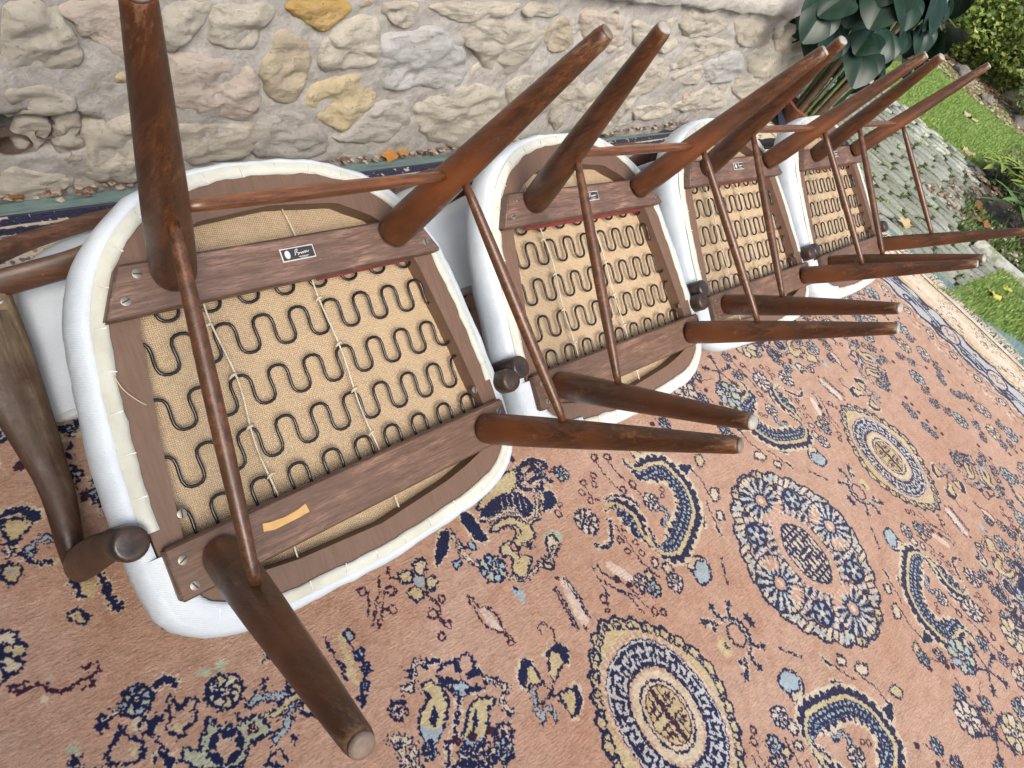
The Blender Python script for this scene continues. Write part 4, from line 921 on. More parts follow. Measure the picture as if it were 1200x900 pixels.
A[r4 < 1.0] = CO['C']; key = (r4 < .99) & (((np.abs(X) < .0035) | (np.abs(np.abs(X) - .014) < .003) & (Y > .008) | (np.abs(np.abs(X) - .026) < .003) | (np.abs(np.abs(X) - .038) < .003) & (Y < .035) | (np.abs(Y - .006) < .003) & (np.abs(X) < .028) | (np.abs(Y - .022) < .003) & (np.abs(X) > .012) | (np.abs(Y - .038) < .003) | (np.abs(Y - .053) < .003))); A[key] = CO['N']; A[np.abs(r4 - 1.0) < .035] = CO['N']
# border
e = np.minimum(HX - wx, HY - wy); e2 = np.minimum(HX - gx, HY - gy); tt = np.where((HX - wx) < (HY - wy), wy, wx)
bm_ = e < .51
g1 = (e < .365) & (e > .33); img[g1] = CO['W']; img[(e < .33) & (e > .245)] = CO['B']
band = (e < .365) & (e > .235); ph = tt * 2 * PI / .42
mid_e = .292 + .018 * np.sin(ph)
img[(e < .352) & (e > .232)] = (.40, .45, .50)
for off in (0, .06, -.06): pass
img[(np.abs(e - mid_e) < .008 + .010 * np.abs(np.sin(ph * 2))) & band] = CO['N']; img[(np.abs(e - mid_e) < .004) & band] = (.40, .45, .50)
qd = np.hypot(((tt * 1.0) % .07) - .035, (e - .292 - .030 * np.sign(np.sin(ph * 3)))); img[band & (np.abs(qd - .014) < .0042)] = CO['N']
img[(np.abs(e - mid_e - .030) < .010 * np.clip(np.sin(ph * 3 + 1), 0, 1))] = CO['N']; img[(np.abs(e - mid_e + .030) < .010 * np.clip(np.sin(ph * 3 + 2.5), 0, 1))] = CO['N']
img[(np.hypot((e - .292) , ((tt + .10) % .42) - .21) < .042)] = (.46, .42, .38); img[np.abs(np.hypot((e - .292), ((tt + .10) % .42) - .21) - .045) < .004] = CO['N']
hq = np.hypot((e - .292), ((tt + .10) % .42) - .21); img[(hq < .034) & (np.abs(np.sin(tt * 150) * .012 + e - .292) < .003)] = CO['U']; img[(hq < .03) & (np.abs(np.sin(tt * 190 + 1) * .016 + e - .285) < .0022)] = CO['N']
img[np.abs(e - .354 - .008 * np.sin(tt * 60)) < .0085] = CO['N']; img[np.abs(e - .232 - .008 * np.sin(tt * 55)) < .0085] = CO['N']
cw = (e < .226) & (e > .034); img[cw] = (.58, .51, .36); img[(e < .16) & (e > .10)] = (.60, .57, .50)
spk = smooth_noise(4) + .5 * smooth_noise(9) * 1.6; clus = smooth_noise(38)
img[cw & (spk > .48) & (clus > .05)] = (.13, .13, .15); img[cw & (spk < -.75) & (clus > .1)] = (.35, .20, .12)
img[np.abs(e - .215) < .0018] = (.2, .17, .15); img[np.abs(e - .05) < .0018] = (.3, .26, .2)
img[np.abs(e - .036) < .0055] = CO['N']; img[e < .030] = (.56, .52, .43)
sideY = (HY - gy) < .022; img[sideY & ((HX - gx) > .03)] = CO['N']; img[sideY & (spk > .75)] = CO['C']; img[np.abs(HY - gy - .026 - spk * .002) < .002] = CO['C']; img[np.abs(HY - gy - .031 - spk * .002) < .003] = CO['N']
gd = (e < .47) & (e > .362); sp2 = np.cos(tt * 2 * PI / .11)
img[gd & (np.abs(e - .395 - .02 * sp2) < .0022)] = CO['U']
img[gd & (spk > .7) & (clus > -.1)] = CO['N']; img[gd & (spk < -.7)] = CO['C']; img[gd & (np.hypot(e - .41, (tt % .11) - .055) < .016)] = CO['C']; img[gd & (np.abs(np.hypot(e - .41, (tt % .11) - .055) - .016) < .0026)] = CO['N']; img[gd & (np.hypot(e - .41, (tt % .11) - .055) < .005)] = CO['N']
left = img.copy()
for (a_, b_, s_, r_) in [(.10, .34, .06, .5), (.30, .44, .06, 1.2), (.48, .42, .06, 2.2), (.12, .46, .06, 2.6), (.66, .42, .05, .3), (.24, .56, .06, .9), (.42, .54, .06, 1.9), (.04, .56, .05, 1.2), (.60, .54, .05, 2.5), (.78, .40, .05, .9)]: sprig(a_, b_, s_, r_)
for (a_, b_, c_, r_) in [(.18, .38, 'B', .040), (.34, .36, 'C', .030), (.40, .47, 'Y', .044), (.05, .44, 'C', .036), (.56, .47, 'B', .036), (.30, .52, 'P', .034), (.14, .54, 'Y', .040), (.50, .56, 'C', .038), (.70, .50, 'B', .034)]: flower((a_, b_), r_, c_)
for (a_, b_) in [(.22, .44), (.46, .50), (.08, .50), (.62, .48), (.36, .58)]:
    for q_ in range(5): line([(a_, b_), (a_ + .045 * math.cos(q_ * 1.26), b_ + .045 * math.sin(q_ * 1.26))], 'N', .007); star((a_ + .05 * math.cos(q_ * 1.26), b_ + .05 * math.sin(q_ * 1.26)), .014, 'N')
for (a_, b_, s_, r_) in [(1.02, .03, .05, 1.1), (1.10, .14, .05, 2.2), (1.18, .05, .04, .6), (.98, .22, .05, 1.6), (1.16, .26, .05, .3), (1.05, .34, .05, 1.), (.90, .30, .05, 2.), (.74, .33, .05, .8), (1.24, .34, .04, 1.4), (.96, .43, .05, .3), (1.2, .44, .05, 2.1), (.80, .48, .05, 1.2), (.50, .36, .04, 1.9)]: sprig(a_, b_, s_, r_)
for (a_, b_, c_) in [(1.04, .09, 'B'), (1.15, .19, 'Y'), (1.22, .13, 'C'), (1.0, .29, 'B'), (1.12, .33, 'P'), (.86, .38, 'B'), (1.24, .24, 'B'), (1.06, .46, 'Y')]: flower((a_, b_), .030, c_)
# knots: each knot slightly different
kn = (1 + .12 * smooth_noise(2) + .08 * smooth_noise(6))[..., None]; img *= kn; left *= kn
full = np.concatenate([left[:, ::-1], img], 1); full = np.concatenate([full[::-1], full], 0)
FH, FW_ = full.shape[:2]; rgba = np.ones((FH, FW_, 4), np.float32)
# raster axes: column right = +X from centre; the quarter was drawn for the -X,+Y side
rgba[..., :3] = np.clip(full, 0, 1)
lin = rgba[..., :3]; rgba[..., :3] = np.where(lin < .0031308, lin * 12.92, 1.055 * np.power(np.maximum(lin, 1e-6), 1 / 2.4) - .055)
im = bpy.data.images.new('woven_pattern', FW_, FH); im.pixels.foreach_set(rgba.ravel()); im.update(); im.pack()
def mat_pile():
    t = NT('carpet_pile'); tx = t.n.new('ShaderNodeTexImage'); tx.image = im; tx.interpolation = 'Linear'
    uv = t.n.new('ShaderNodeTexCoord'); t.l(uv.outputs['UV'], tx.inputs[0]); v = t.tc('Object')
    n = t.noise(v, 3.5, 4, .6, .6); n2 = t.noise(t.tc('Object', (60, 160, 60)), 1.5, 4, .7); n3 = t.noise(v, 330, 2, .7); ns = t.noise(t.tc('Object', (9, 22, 9)), 2.0, 5, .7)
    c = t.mix(t.math('MULTIPLY', t.ramp(n, [(.38, (0, 0, 0)), (.64, (1, 1, 1))]), .55), tx.outputs[0], (.84, .70, .60), 'MULTIPLY')
    c = t.mix(t.math('MULTIPLY', t.ramp(ns, [(.48, (0, 0, 0)), (.7, (1, 1, 1))]), .45), c, (.70, .52, .42), 'MULTIPLY')
    c = t.mix(t.math('MULTIPLY', t.ramp(n2, [(.45, (0, 0, 0)), (.75, (1, 1, 1))]), .5), c, (.60, .50, .46), 'MULTIPLY')
    c = t.mix(t.math('MULTIPLY', t.ramp(n3, [(.4, (0, 0, 0)), (.7, (1, 1, 1))]), .30), c, (.95, .80, .70), 'SOFT_LIGHT')
    b = t.bump(n2, .005, .8); b = t.bump(n3, .002, .8, b)
    return t.fin(c, .9, b, Sheen_Weight=.16, Sheen_Roughness=.45, Sheen_Tint=(1, .93, .88, 1), Specular_IOR_Level=.2)
rug = tag(empty('carpet', (CX, CY, 0)), 'salmon pink oriental carpet with navy and cream medallions, dragons and flowers, cream fringe', 'carpet')
nx, ny = 150, 110; V = []; F = []
def rz(x, y, e): return .012 + .0035 * noise.noise(Vector((x * 3.1, y * 3.1, 0))) + .002 * noise.noise(Vector((x * 9, y * 9, 4)))
for j in range(ny + 1):
    for i in range(nx + 1):
        x = -HX + 2 * HX * i / nx; y = -HY + 2 * HY * j / ny
        wob = .006 * noise.noise(Vector((x * 2.5, y * 2.5, 9)))
        V.append((x + wob * (abs(x) > HX - .05), y + wob * (abs(y) > HY - .05), rz(x, y, 0)))
for j in range(ny):
    for i in range(nx): a = j * (nx + 1) + i; F.append((a, a + 1, a + nx + 2, a + nx + 1))
me = bpy.data.meshes.new('pile'); me.from_pydata(V, [], F); me.polygons.foreach_set('use_smooth', [True] * len(F)); me.materials.append(mat_pile())
uvl = me.uv_layers.new(name='UVMap'); vi = np.empty(len(me.loops), np.int32); me.loops.foreach_get('vertex_index', vi)
uu = np.array([((i % (nx + 1)) / nx, (i // (nx + 1)) / ny) for i in range(len(V))], np.float32); uvl.data.foreach_set('uv', uu[vi].ravel())
pile = bpy.data.objects.new('pile', me); COL.objects.link(pile); pile.parent = rug
# bound edge
rim = [(-HX, -HY), (HX, -HY), (HX, HY), (-HX, HY)]; g = G()
for (x0, y0), (x1, y1) in zip(rim, rim[1:] + rim[:1]):
    P = [(x0 + (x1 - x0) * t, y0 + (y1 - y0) * t, .006) for t in np.linspace(0, 1, 60)]; v, f = tube_geo(P, .006, 8); g.add(v, f)
g.out('bound_edge', plain('edge_binding', (.05, .045, .07), .9), rug)
# fringe
vs = []; g = G()
for side in (1, -1):
    for k in range(900):
        y = RNG.uniform(-HY, HY); L = RNG.uniform(.05, .095) * (1 if RNG.uniform() > .15 else .55); bend = RNG.normal(0, .012); w = RNG.uniform(.0012, .0026)
        p = [(side * HX, y, .006), (side * (HX + L * .5), y + bend * .5, .011 + RNG.uniform(0, .004)), (side * (HX + L), y + bend * 1.4, .006)]
        n0 = len(g.v)
        for q in p: g.v += [(q[0], q[1] - w, q[2]), (q[0], q[1] + w, q[2]), (q[0], q[1], q[2] + w)]
        for r_ in (0, 3): g.f += [(n0 + r_, n0 + r_ + 1, n0 + r_ + 4, n0 + r_ + 3), (n0 + r_ + 1, n0 + r_ + 2, n0 + r_ + 5, n0 + r_ + 4), (n0 + r_ + 2, n0 + r_, n0 + r_ + 3, n0 + r_ + 5)]
tag(g.out('fringe', plain('fringe_cotton', (.50, .45, .35), .9), rug), kind='stuff')

# ================================================================= CHAIRS
OUTL = [(0, -.103), (.15, -.094), (.212, -.083), (.257, -.054), (.272, -.015), (.275, .07), (.264, .19), (.252, .268), (.240, .312), (.210, .366), (.163, .410), (.092, .440), (0, .449)]
OPEN = [(0, -.060), (.125, -.050), (.17, -.042), (.245, -.022), (.238, .05), (.226, .14), (.203, .275), (.185, .325), (.150, .360), (.098, .386), (0, .394)]
def symm(L): return [(-x, y) for x, y in L[::-1][:-1]] + [(x, y) for x, y in L][0:] if False else ([(x, y) for x, y in L] + [(-x, y) for x, y in L[-2:0:-1]])
CEN = (0, .17); NS = 144
def radial(poly, sm=True):
    Q = [(v.x, v.y) for v in catmull([(p[0], p[1], 0) for p in symm(poly)], 8, True)] if sm else symm(poly)
    R = []
    for k in range(NS):
        a = 2 * PI * k / NS; dx, dy = math.cos(a), math.sin(a); best = None
        for i in range(len(Q)):
            ax, ay = Q[i][0] - CEN[0], Q[i][1] - CEN[1]; bx, by = Q[(i + 1) % len(Q)][0] - CEN[0], Q[(i + 1) % len(Q)][1] - CEN[1]
            ex, ey = bx - ax, by - ay; den = dx * ey - dy * ex
            if abs(den) < 1e-9: continue
            t = (ax * ey - ay * ex) / den; u = (ax * dy - ay * dx) / den
            if t > 0 and -1e-6 <= u <= 1 + 1e-6: best = t if best is None else max(best, t)
        R.append((CEN[0] + dx * best, CEN[1] + dy * best))
    return R
R_OUT = radial(OUTL); R_OPEN = radial(OPEN, False)
NRM = []
for k in range(NS):
    a, b = R_OUT[(k - 1) % NS], R_OUT[(k + 1) % NS]; t = Vector((b[0] - a[0], b[1] - a[1], 0)).normalized(); NRM.append(Vector((t.y, -t.x, 0)))
def ring_mesh(name, loops, mat, parent, close=True, cap=False, sharp=1.0):
    V = []; F = []; m = len(loops)
    for L in loops: V += L
    for r in range(m if close else m - 1):
        for k in range(NS): a = r * NS + k; b = r * NS + (k + 1) % NS; c = ((r + 1) % m) * NS; F.append((a, b, c + (k + 1) % NS, c + k))
    if cap: F.append(tuple((m - 1) * NS + k for k in range(NS)))
    return mesh(name, V, F, mat, parent, True, sharp)
def off(k, o, z): return (R_OUT[k][0] + NRM[k].x * o, R_OUT[k][1] + NRM[k].y * o, z)
def nz_(k, s, f): a = 2 * PI * k / NS; return noise.noise(Vector((math.cos(a) * f, math.sin(a) * f, s)))

def board(name, P, z0, z1, mat, parent, bev=.003):
    bm = bmesh.new(); vb = [bm.verts.new((x, y, z0)) for x, y in P]; vt = [bm.verts.new((x, y, z1)) for x, y in P]; n = len(P)
    bm.faces.new(vb[::-1]); bm.faces.new(vt)
    for i in range(n): bm.faces.new((vb[i], vb[(i + 1) % n], vt[(i + 1) % n], vt[i]))
    bmesh.ops.recalc_face_normals(bm, faces=bm.faces)
    bmesh.ops.bevel(bm, geom=bm.edges[:], offset=bev, segments=2, affect='EDGES')
    me = bpy.data.meshes.new(name); bm.to_mesh(me); bm.free(); me.materials.append(mat)
    me.polygons.foreach_set('use_smooth', [True] * len(me.polygons))
    for p in me.polygons: pass
    o = bpy.data.objects.new(name, me); COL.objects.link(o); o.parent = parent
    md = o.modifiers.new('wn', 'WEIGHTED_NORMAL'); return o
# shared small meshes
def mesh_only(o): me = o.data; bpy.data.objects.remove(o); return me
g = G(); v, f = tube_geo([(0, 0, -.001), (0, 0, .0008), (0, 0, .0013)], [.0058, .0054, .0036], 16); g.add(v, f); nf = len(g.f)
g.add(*box_geo(-.0046, .0046, -.0007, .0007, .0, .00145)); screw_me = mesh_only(mesh('screw', g.v, g.f, [M_SCR, M_DARK], None, True, .6))
for p in list(screw_me.polygons)[nf:]: p.material_index = 1
staple_me = mesh_only(mesh('staple', *box_geo(-.0006, .0006, -.0062, .0062, 0, .0010), M_STAPLE, None, False))
knot_me = mesh_only(mesh('knot', *tube_geo([(-.0055, -.003, -.0030), (-.002, .0005, .0006), (.002, .001, .0008), (.0055, .0025, -.0030)], [.0012, .0021, .0021, .0012], 6), M_TWN))

LEGS = {'rl': ((-.156, .326), (-.2466, .4284)), 'rr': ((.156, .326), (.2466, .4284)), 'fl': ((-.2131, 0), (-.2794, -.0753)), 'fr': ((.2131, 0), (.2794, -.0753))}
def legpt(k, h): a, b = LEGS[k]; t = h / .37; return Vector((a[0] + (b[0] - a[0]) * t, a[1] + (b[1] - a[1]) * t, h))
def make_chair(idx):
    root = empty('armchair'); sd_ = idx * 11.3
    rz0, rz1 = -.030, -.0075; fz0, fz1 = -.030, -.013
    # cushion roll, seat frame, hem, burlap
    prof = [(-.004, -.033), (.004, -.0315), (.011, -.0335), (.0175, -.041), (.0215, -.054), (.022, -.069), (.019, -.085), (.010, -.098), (-.008, -.107), (-.04, -.112)]
    loops = []
    for j, (o, z) in enumerate(prof):
        loops.append([off(k, o * (.52 + .50 * abs(NRM[k].x) + .30 * max(0, -NRM[k].y)) + .0025 * nz_(k, sd_ + j * .1, 4) * (o > 0) + .0012 * nz_(k, sd_, 22) * (o > 0) + .0011 * math.sin(k * 2 * PI / 4) * (0 < j < 5) * nz_(k, sd_ + 9, 3) * 2, z + .0015 * nz_(k, sd_ + 3, 6)) for k in range(NS)])
    cu = ring_mesh('seat_cushion', loops, M_LEA, root, False, True, 1.2)
    hem = [[off(k, .0015 + .001 * nz_(k, sd_ + 7, 9), -.0305) for k in range(NS)], [off(k, -.004, -.0275) for k in range(NS)],
           [off(k, -.009, -.0268 + .001 * nz_(k, sd_, 20)) for k in range(NS)], [off(k, -.0150 + .0026 * nz_(k, sd_ + 2, 12) + .0016 * nz_(k, sd_ + 5, 30), -.0272) for k in range(NS)],
           [off(k, -.0150 + .0026 * nz_(k, sd_ + 2, 12) + .0016 * nz_(k, sd_ + 5, 30), -.0298) for k in range(NS)]]
    V = []; F = []
    for L in hem: V += L
    for r in range(4):
        for k in range(NS):
            x, y = R_OUT[k]
            if abs(x) > .24 and .018 < y < .060: continue      # the hem is cut away where the arm posts pass
            a = r * NS + k; b = r * NS + (k + 1) % NS; F.append((a, b, b + NS, a + NS))
    hm = mesh('hem', V, F, M_HEM, root)
    PV = [[off(k, o_ + .0015 * nz_(k, sd_ + j, 25), z_) for k in range(NS)] for j, (o_, z_) in enumerate([(.010, -.0335), (.002, -.0290), (-.006, -.0262), (-.016, -.0255), (-.0215, -.0262), (-.0215, -.0300)])]
    V = [q for L in PV for q in L]; F = []
    for r in range(5):
        for k in range(NS):
            x, y = R_OUT[k]
            if x < -.17 and y < .030: a = r * NS + k; b = r * NS + (k + 1) % NS; F.append((a, b, b + NS, a + NS))
    mesh('corner_patch', V, F, M_LEA, hm)
    for k in range(2, NS, 4):
        x, y = R_OUT[k]
        if abs(x) > .24 and .00 < y < .08: continue
        p = off(k, -.0085 + RNG.uniform(-.002, .002), -.0266); o = inst('staple', staple_me, hm, p, (0, 0, math.atan2(NRM[k].y, NRM[k].x) - PI / 2 + RNG.uniform(-.2, .2)))
    inner = [(R_OPEN[k][0], R_OPEN[k][1]) for k in range(NS)]
    fr = ring_mesh('seat_frame', [[off(k, -.006, -.0302) for k in range(NS)], [(x, y, -.0300) for x, y in inner], [(x, y, -.058) for x, y in inner], [off(k, -.006, -.058) for k in range(NS)]], M_FRM, root, True, False, .5)
    bl = mesh('burlap_panel', [(CEN[0] + (x - CEN[0]) * 1.03, CEN[1] + (y - CEN[1]) * 1.03, -.0565 + .0008 * math.sin(k)) for k, (x, y) in enumerate(inner)] + [(0, .17, -.0535)], [(k, (k + 1) % NS, NS) for k in range(NS)], M_BUR, root)
    # sinuous springs
    def xl(y): return .2455 - (y + .02) * .145 if y < .275 else .203 - (y - .275) * .36
    for r, yc in enumerate((.300, .237, .170, .104, .040)):
        X = xl(yc) + .006; P = []; per = .0505; n = 150; phi = -PI * .35 + .5 * (r % 2) + RNG.uniform(-.15, .15); A_ = .0250 + RNG.uniform(-.001, .001)
        for i in range(n + 1):
            x = -X + 2 * X * i / n; s_ = (x + X) / per * 2 * PI + phi
            P.append((x + .0052 * math.sin(2 * s_), yc + A_ * math.cos(s_) * (1 - .12 * math.cos(s_) ** 2) + .006 * (.5 - i / n) * (r > 0), -.0445 + .004 * math.cos(PI * x / X / 2)))
        tube('spring', P, .0022, M_SPR, root, 8, up=(0, 0, 1), sharp=None)
    # twine
    for x0, x1, jit in ((-.127, -.116, .003), (.025, .040, .002)):
        P = [(x0 + (x1 - x0) * t + jit * math.sin(t * 17 + idx) + (0 if abs(x0) < .1 else .004 * math.sin(t * 5)), .392 - .445 * t, -.0385 - .010 * (t < .2) * (1 - t * 5)) for t in np.linspace(0, 1, 40)]
        tw = tube('twine', P, .0013, M_TWN, root, 6, sharp=None)
        for yk in (.262, .195, .128, .062):
            t = (.392 - yk) / .445; px = x0 + (x1 - x0) * t + jit * math.sin(t * 17 + idx)
            inst('knot', knot_me, tw, (px, yk, -.0365))
    # rails
    rr = board('cross_rail', [(-.239, .2873), (.239, .2873), (.209, .3455), (-.209, .3455)], rz0, rz1, M_RAIL, root)
    frl = board('cross_rail', [(-.268, -.0290), (.268, -.0290), (.2673, .0350), (-.2673, .0350)], fz0, fz1, M_RAIL2, root)
    for par, z, pts in ((rr, rz1, [(-.192, .332), (-.213, .305), (.192, .332), (.212, .304)]), (frl, fz1, [(-.252, .016), (-.250, -.016), (.252, .018), (.252, -.014)])):
        for (x, y) in pts:
            a = RNG.uniform(0, PI); s_ = inst('screw', screw_me, par, (x, y, z), (0, 0, a)); tag(s_)
    for s_ in (-1, 1):
        st = inst('screw', screw_me, fr, (s_ * .232, .062, -.030), (0, 0, RNG.uniform(0, 3)))
    # label
    lz = rz1; lb = mesh('maker_label', *box_geo(-.021, .027, .3135, .3305, lz, lz + .0008), M_LWH, rr, False)
    mesh('plate', *box_geo(-.0196, .0256, .3148, .3292, lz + .0008, lz + .0012), M_LBK, lb, False) if False else None
    g = G(); g.add(*box_geo(-.0196, .0256, .3148, .3292, lz + .0006, lz + .0013)); lp = g.out('label_print', M_LBK, rr, False)
    g = G(); v, f = tube_geo([(-.0125, .322, lz + .0012), (-.0125, .322, lz + .0018)], [.0038, .0038], 18, up=(0, 1, 0), flat=[.0055, .0055]); g.add(v, f); g.add(*box_geo(-.0128, -.0119, .3195, .3235, lz + .0018, lz + .0020))
    sc_ = [(-.002, .3195), (.0, .3265), (.003, .327), (.001, .323), (.004, .322), (.002, .3195), (.006, .3225), (.0075, .3205), (.009, .3228), (.0105, .3208), (.012, .3232), (.0135, .321), (.015, .3235), (.0165, .3215), (.019, .3235)]
    v, f = tube_geo(catmull([(a, b, lz + .0016) for a, b in sc_], 4), .0005, 5); g.add(v, f); g.add(*box_geo(.002, .017, .3170, .3176, lz + .0013, lz + .0016)); g.add(*box_geo(.004, .015, .3158, .3162, lz + .0013, lz + .0016))
    g.out('label_writing', M_LWH, rr, False)
    # red webbing under the rear rail
    x0 = .03 if idx == 0 else (-.17 if idx == 1 else -.10)
    mesh('red_strip', *box_geo(x0, .185, .2850 - .003 * (idx == 1), .300, -.0330, -.0315), M_RED, root, False)
    if idx == 0:
        P = [(-.160, .0055), (-.158, .0150), (-.148, .0125), (-.130, .0108), (-.112, .0120), (-.100, .0150), (-.0985, .0035), (-.112, .0025), (-.130, .0020), (-.147, .0018)]
        mesh('paper_strip', [(x, y, fz1 + .0004) for x, y in P] + [(x, y, fz1 + .0008) for x, y in P], [tuple(range(10, 20)), tuple(range(9, -1, -1))] + [(i, (i + 1) % 10, 10 + (i + 1) % 10, 10 + i) for i in range(10)], M_PAPER, frl, False)
        tube('loose_thread', catmull([(-.246, .232, -.026), (-.243, .215, -.024), (-.232, .198, -.027), (-.220, .188, -.034), (-.214, .190, -.042)], 5), .0006, M_TWN, root, 5)
    # legs
    for k in ('rl', 'rr', 'fl', 'fr'):
        z = rz1 if k[0] == 'r' else fz1
        hs = [z, z + .002, z + .007, z + .016, .04, .09, .15, .22, .29, .345, .364, .369, .3715]
        rs = [.0195, .0220, .0236, .0243, .0243, .0230, .0210, .0181, .0150, .0124, .0115, .0106, .0085]
        lg = tube('leg', [legpt(k, h) for h in hs], rs, M_LEG, root, 28, up=(0, 1, 0), sharp=1.2)
        t = legpt(k, .37) ; d = (legpt(k, .37) - legpt(k, .3)).normalized()
        tube('foot_tip', [t + d * -.0002, t + d * .003, t + d * .0045], [.0100, .0096, .006], M_GLIDE if idx == 0 else M_GLW, lg, 16, up=(0, 1, 0), sharp=None)
    # stretchers: rear cross bar and two side bars
    def rod(a, b, mat, rm=.0088, re=.0052):
        a, b = Vector(a), Vector(b); P = [a + (b - a) * t for t in np.linspace(0, 1, 15)]
        tube('stretcher', P, [re + (rm - re) * math.sin(PI * t) ** .7 for t in np.linspace(0, 1, 15)], mat, root, 14, sharp=None)
    for s_, (k1, k2) in ((-1, ('rl', 'fl')), (1, ('rr', 'fr'))):
        a = legpt(k1, .1363) + Vector((0, -.016, .003)); b = legpt(k2, .1267) + Vector((0, .013, .010)); rod(a, b, M_ROD)
    rod(legpt('rl', .1252) + Vector((.012, 0, .004)), legpt('rr', .1252) + Vector((-.012, 0, .004)), M_RODX, .0085, .0055)
    # arms, posts and back (below the seat, since the chair is upside down)
    for s_ in (-1, 1):
        AP = [(.316, .022, -.243), (.3155, .050, -.240), (.308, .110, -.237), (.3065, .150, -.236), (.308, .226, -.236), (.312, .310, -.236), (.318, .385, -.236), (.318, .440, -.240)]
        HW = [.014, .0155, .0185, .0205, .029, .039, .046, .040]; TH = [.013, .015, .0125, .0115, .0110, .011, .011, .010]
        P = catmull([(s_ * x, y, z) for x, y, z in AP], 5)
        ar = tube('armrest', P, lerpl(HW, len(P)), M_WORN, root, 22, up=(0, 0, 1), flat=lerpl(TH, len(P)), sharp=None)
        pl_ = mesh('joint_plate', *box_geo(-.0065, .0065, -.0115, .0115, 0, .0016), M_BRASS, ar, False); pl_.location = (s_ * .288, .372, -.2275); pl_.rotation_euler = (0, s_ * -.25, s_ * .15)
        inst('screw', screw_me, ar, (s_ * .288, .372, -.2258), (0, 0, .4), (.75, .75, .75))
        PP = [(.296, .056, -.050), (.300, .052, -.085), (.306, .046, -.125), (.3125, .037, -.170), (.3165, .028, -.215), (.3175, .022, -.240), (.3175, .020, -.252)]
        P = catmull([(s_ * x, y, z) for x, y, z in PP], 4); po = tube('arm_post', P, lerpl([.016, .0185, .021, .023, .023, .020, .012], len(P)), M_ARM, root, 20, up=(1, 0, 0), flat=lerpl([.014, .0145, .015, .016, .016, .015, .010], len(P)), sharp=None)
        kb = [(.276, .046, -.044), (.283, .050, -.036), (.291, .054, -.034), (.299, .058, -.036), (.304, .060, -.040), (.307, .062, -.046)]
        v, f = tube_geo([(s_ * .294, .056, -.078), (s_ * .294, .056, -.055), (s_ * .294, .056, -.030), (s_ * .2935, .0565, -.012), (s_ * .293, .057, -.0065), (s_ * .293, .057, -.0050)], [.0165, .0190, .0200, .0198, .0178, .0140], 22, up=(0, 1, 0))
        mesh('post_knob', v, f, M_KNOB, po, True, None)
    RA = [(-.325, .382, -.238), (-.285, .392, -.228), (-.240, .396, -.216), (-.19, .402, -.208), (-.12, .420, -.202), (0, .432, -.200)]
    RA = RA + [(-x, y, z) for x, y, z in RA[-2::-1]]; P = catmull(RA, 5)
    tube('back_rail', P, .0185, M_BACK, root, 18, up=(0, -.6, .8), flat=.009, sharp=None)
    RB = [(-.345, .398, -.250), (-.305, .428, -.264), (-.255, .447, -.282), (-.205, .462, -.296), (-.12, .480, -.308), (0, .492, -.312)]
    RB = RB + [(-x, y, z) for x, y, z in RB[-2::-1]]; P = catmull(RB, 5); nP = len(P)
    tube('crest_rail', P, lerpl([.016, .0165, .014, .012, .012, .012, .012, .012, .014, .0165, .016], nP), M_BACK, root, 18, up=(0, -.5, .85), flat=lerpl([.009] * 11, nP), sharp=None)
    # upholstered back shell: (outer edge, inner edge) pairs round the horseshoe
    SH = [((-.257, .199, -.318), (-.122, .208, -.190)), ((-.2595, .215, -.330), (-.120, .222, -.190)), ((-.255, .28, -.330), (-.116, .275, -.205)), ((-.248, .35, -.330), (-.112, .325, -.225)), ((-.238, .400, -.335), (-.105, .350, -.245)), ((-.20, .432, -.350), (-.085, .370, -.262)), ((-.12, .460, -.370), (-.05, .385, -.270)), ((0, .470, -.380), (0, .390, -.270))]
    SH = SH + [((-a[0], a[1], a[2]), (-b[0], b[1], b[2])) for a, b in SH[-2::-1]]
    A_ = catmull([s[0] for s in SH], 4); B_ = catmull([s[1] for s in SH], 4); V = []; F = []; m = 20; nn = len(A_)
    for i in range(nn):
        a, b = A_[i], B_[i]; t_ = (A_[min(i + 1, nn - 1)] - A_[max(i - 1, 0)]).normalized(); nr = t_.cross(b - a).normalized()
        e_ = min(i, nn - 1 - i); th_ = .019 * min(1, (.25 + e_ / 4)) 
        for k in range(m):
            an = 2 * PI * k / m; u = .5 - .5 * math.copysign(abs(math.cos(an)) ** .6, math.cos(an)); w_ = math.copysign(abs(math.sin(an)) ** .55, math.sin(an))
            V.append(a + (b - a) * u + nr * w_ * th_ + nr * -.019)
    for i in range(nn - 1):
        for k in range(m): a = i * m + k; b = i * m + (k + 1) % m; F.append((a, b, b + m, a + m))
    F.append(tuple(range(m))); F.append(tuple((nn - 1) * m + k for k in range(m)))
    mesh('back_cushion', V, F, M_LEA, root)
    return root
def copy_tree(o, parent=None):
    c = o.copy(); COL.objects.link(c); c.parent = parent
    for ch in o.children: copy_tree(ch, c)
    return c
POSE = [(.41555, .24850, -.78824, -.01244, .52317, .02849), (1.03129, .25008, -.79632, -.05195, .52122, .02402), (1.64178, .25082, -.79904, -.05458, .51746, .02109), (2.26768, .22899, -.81085, -.04721, .51793, .02668)]
LAB = ['nearest upturned armchair, white seat pad, strip of yellow paper stuck on its front rail',
       'second upturned armchair from the left, red webbing showing along its rear rail',
       'third upturned armchair from the left, between the second one and the one beside the paving',
       'farthest upturned armchair, at the end of the row beside the cobbled paving']
for i in range(4):
    ch = make_chair(i); p = POSE[i]
    R = Matrix.Rotation(p[3], 4, 'Z') @ Matrix.Rotation(p[4], 4, 'X') @ Matrix.Rotation(p[5], 4, 'Y')
    ch.matrix_world = Matrix.Translation((p[0], p[1], p[2] + 1.0)) @ R
    tag(ch, LAB[i], 'armchair', 'upturned armchairs in a row along the wall')
    if False: pass

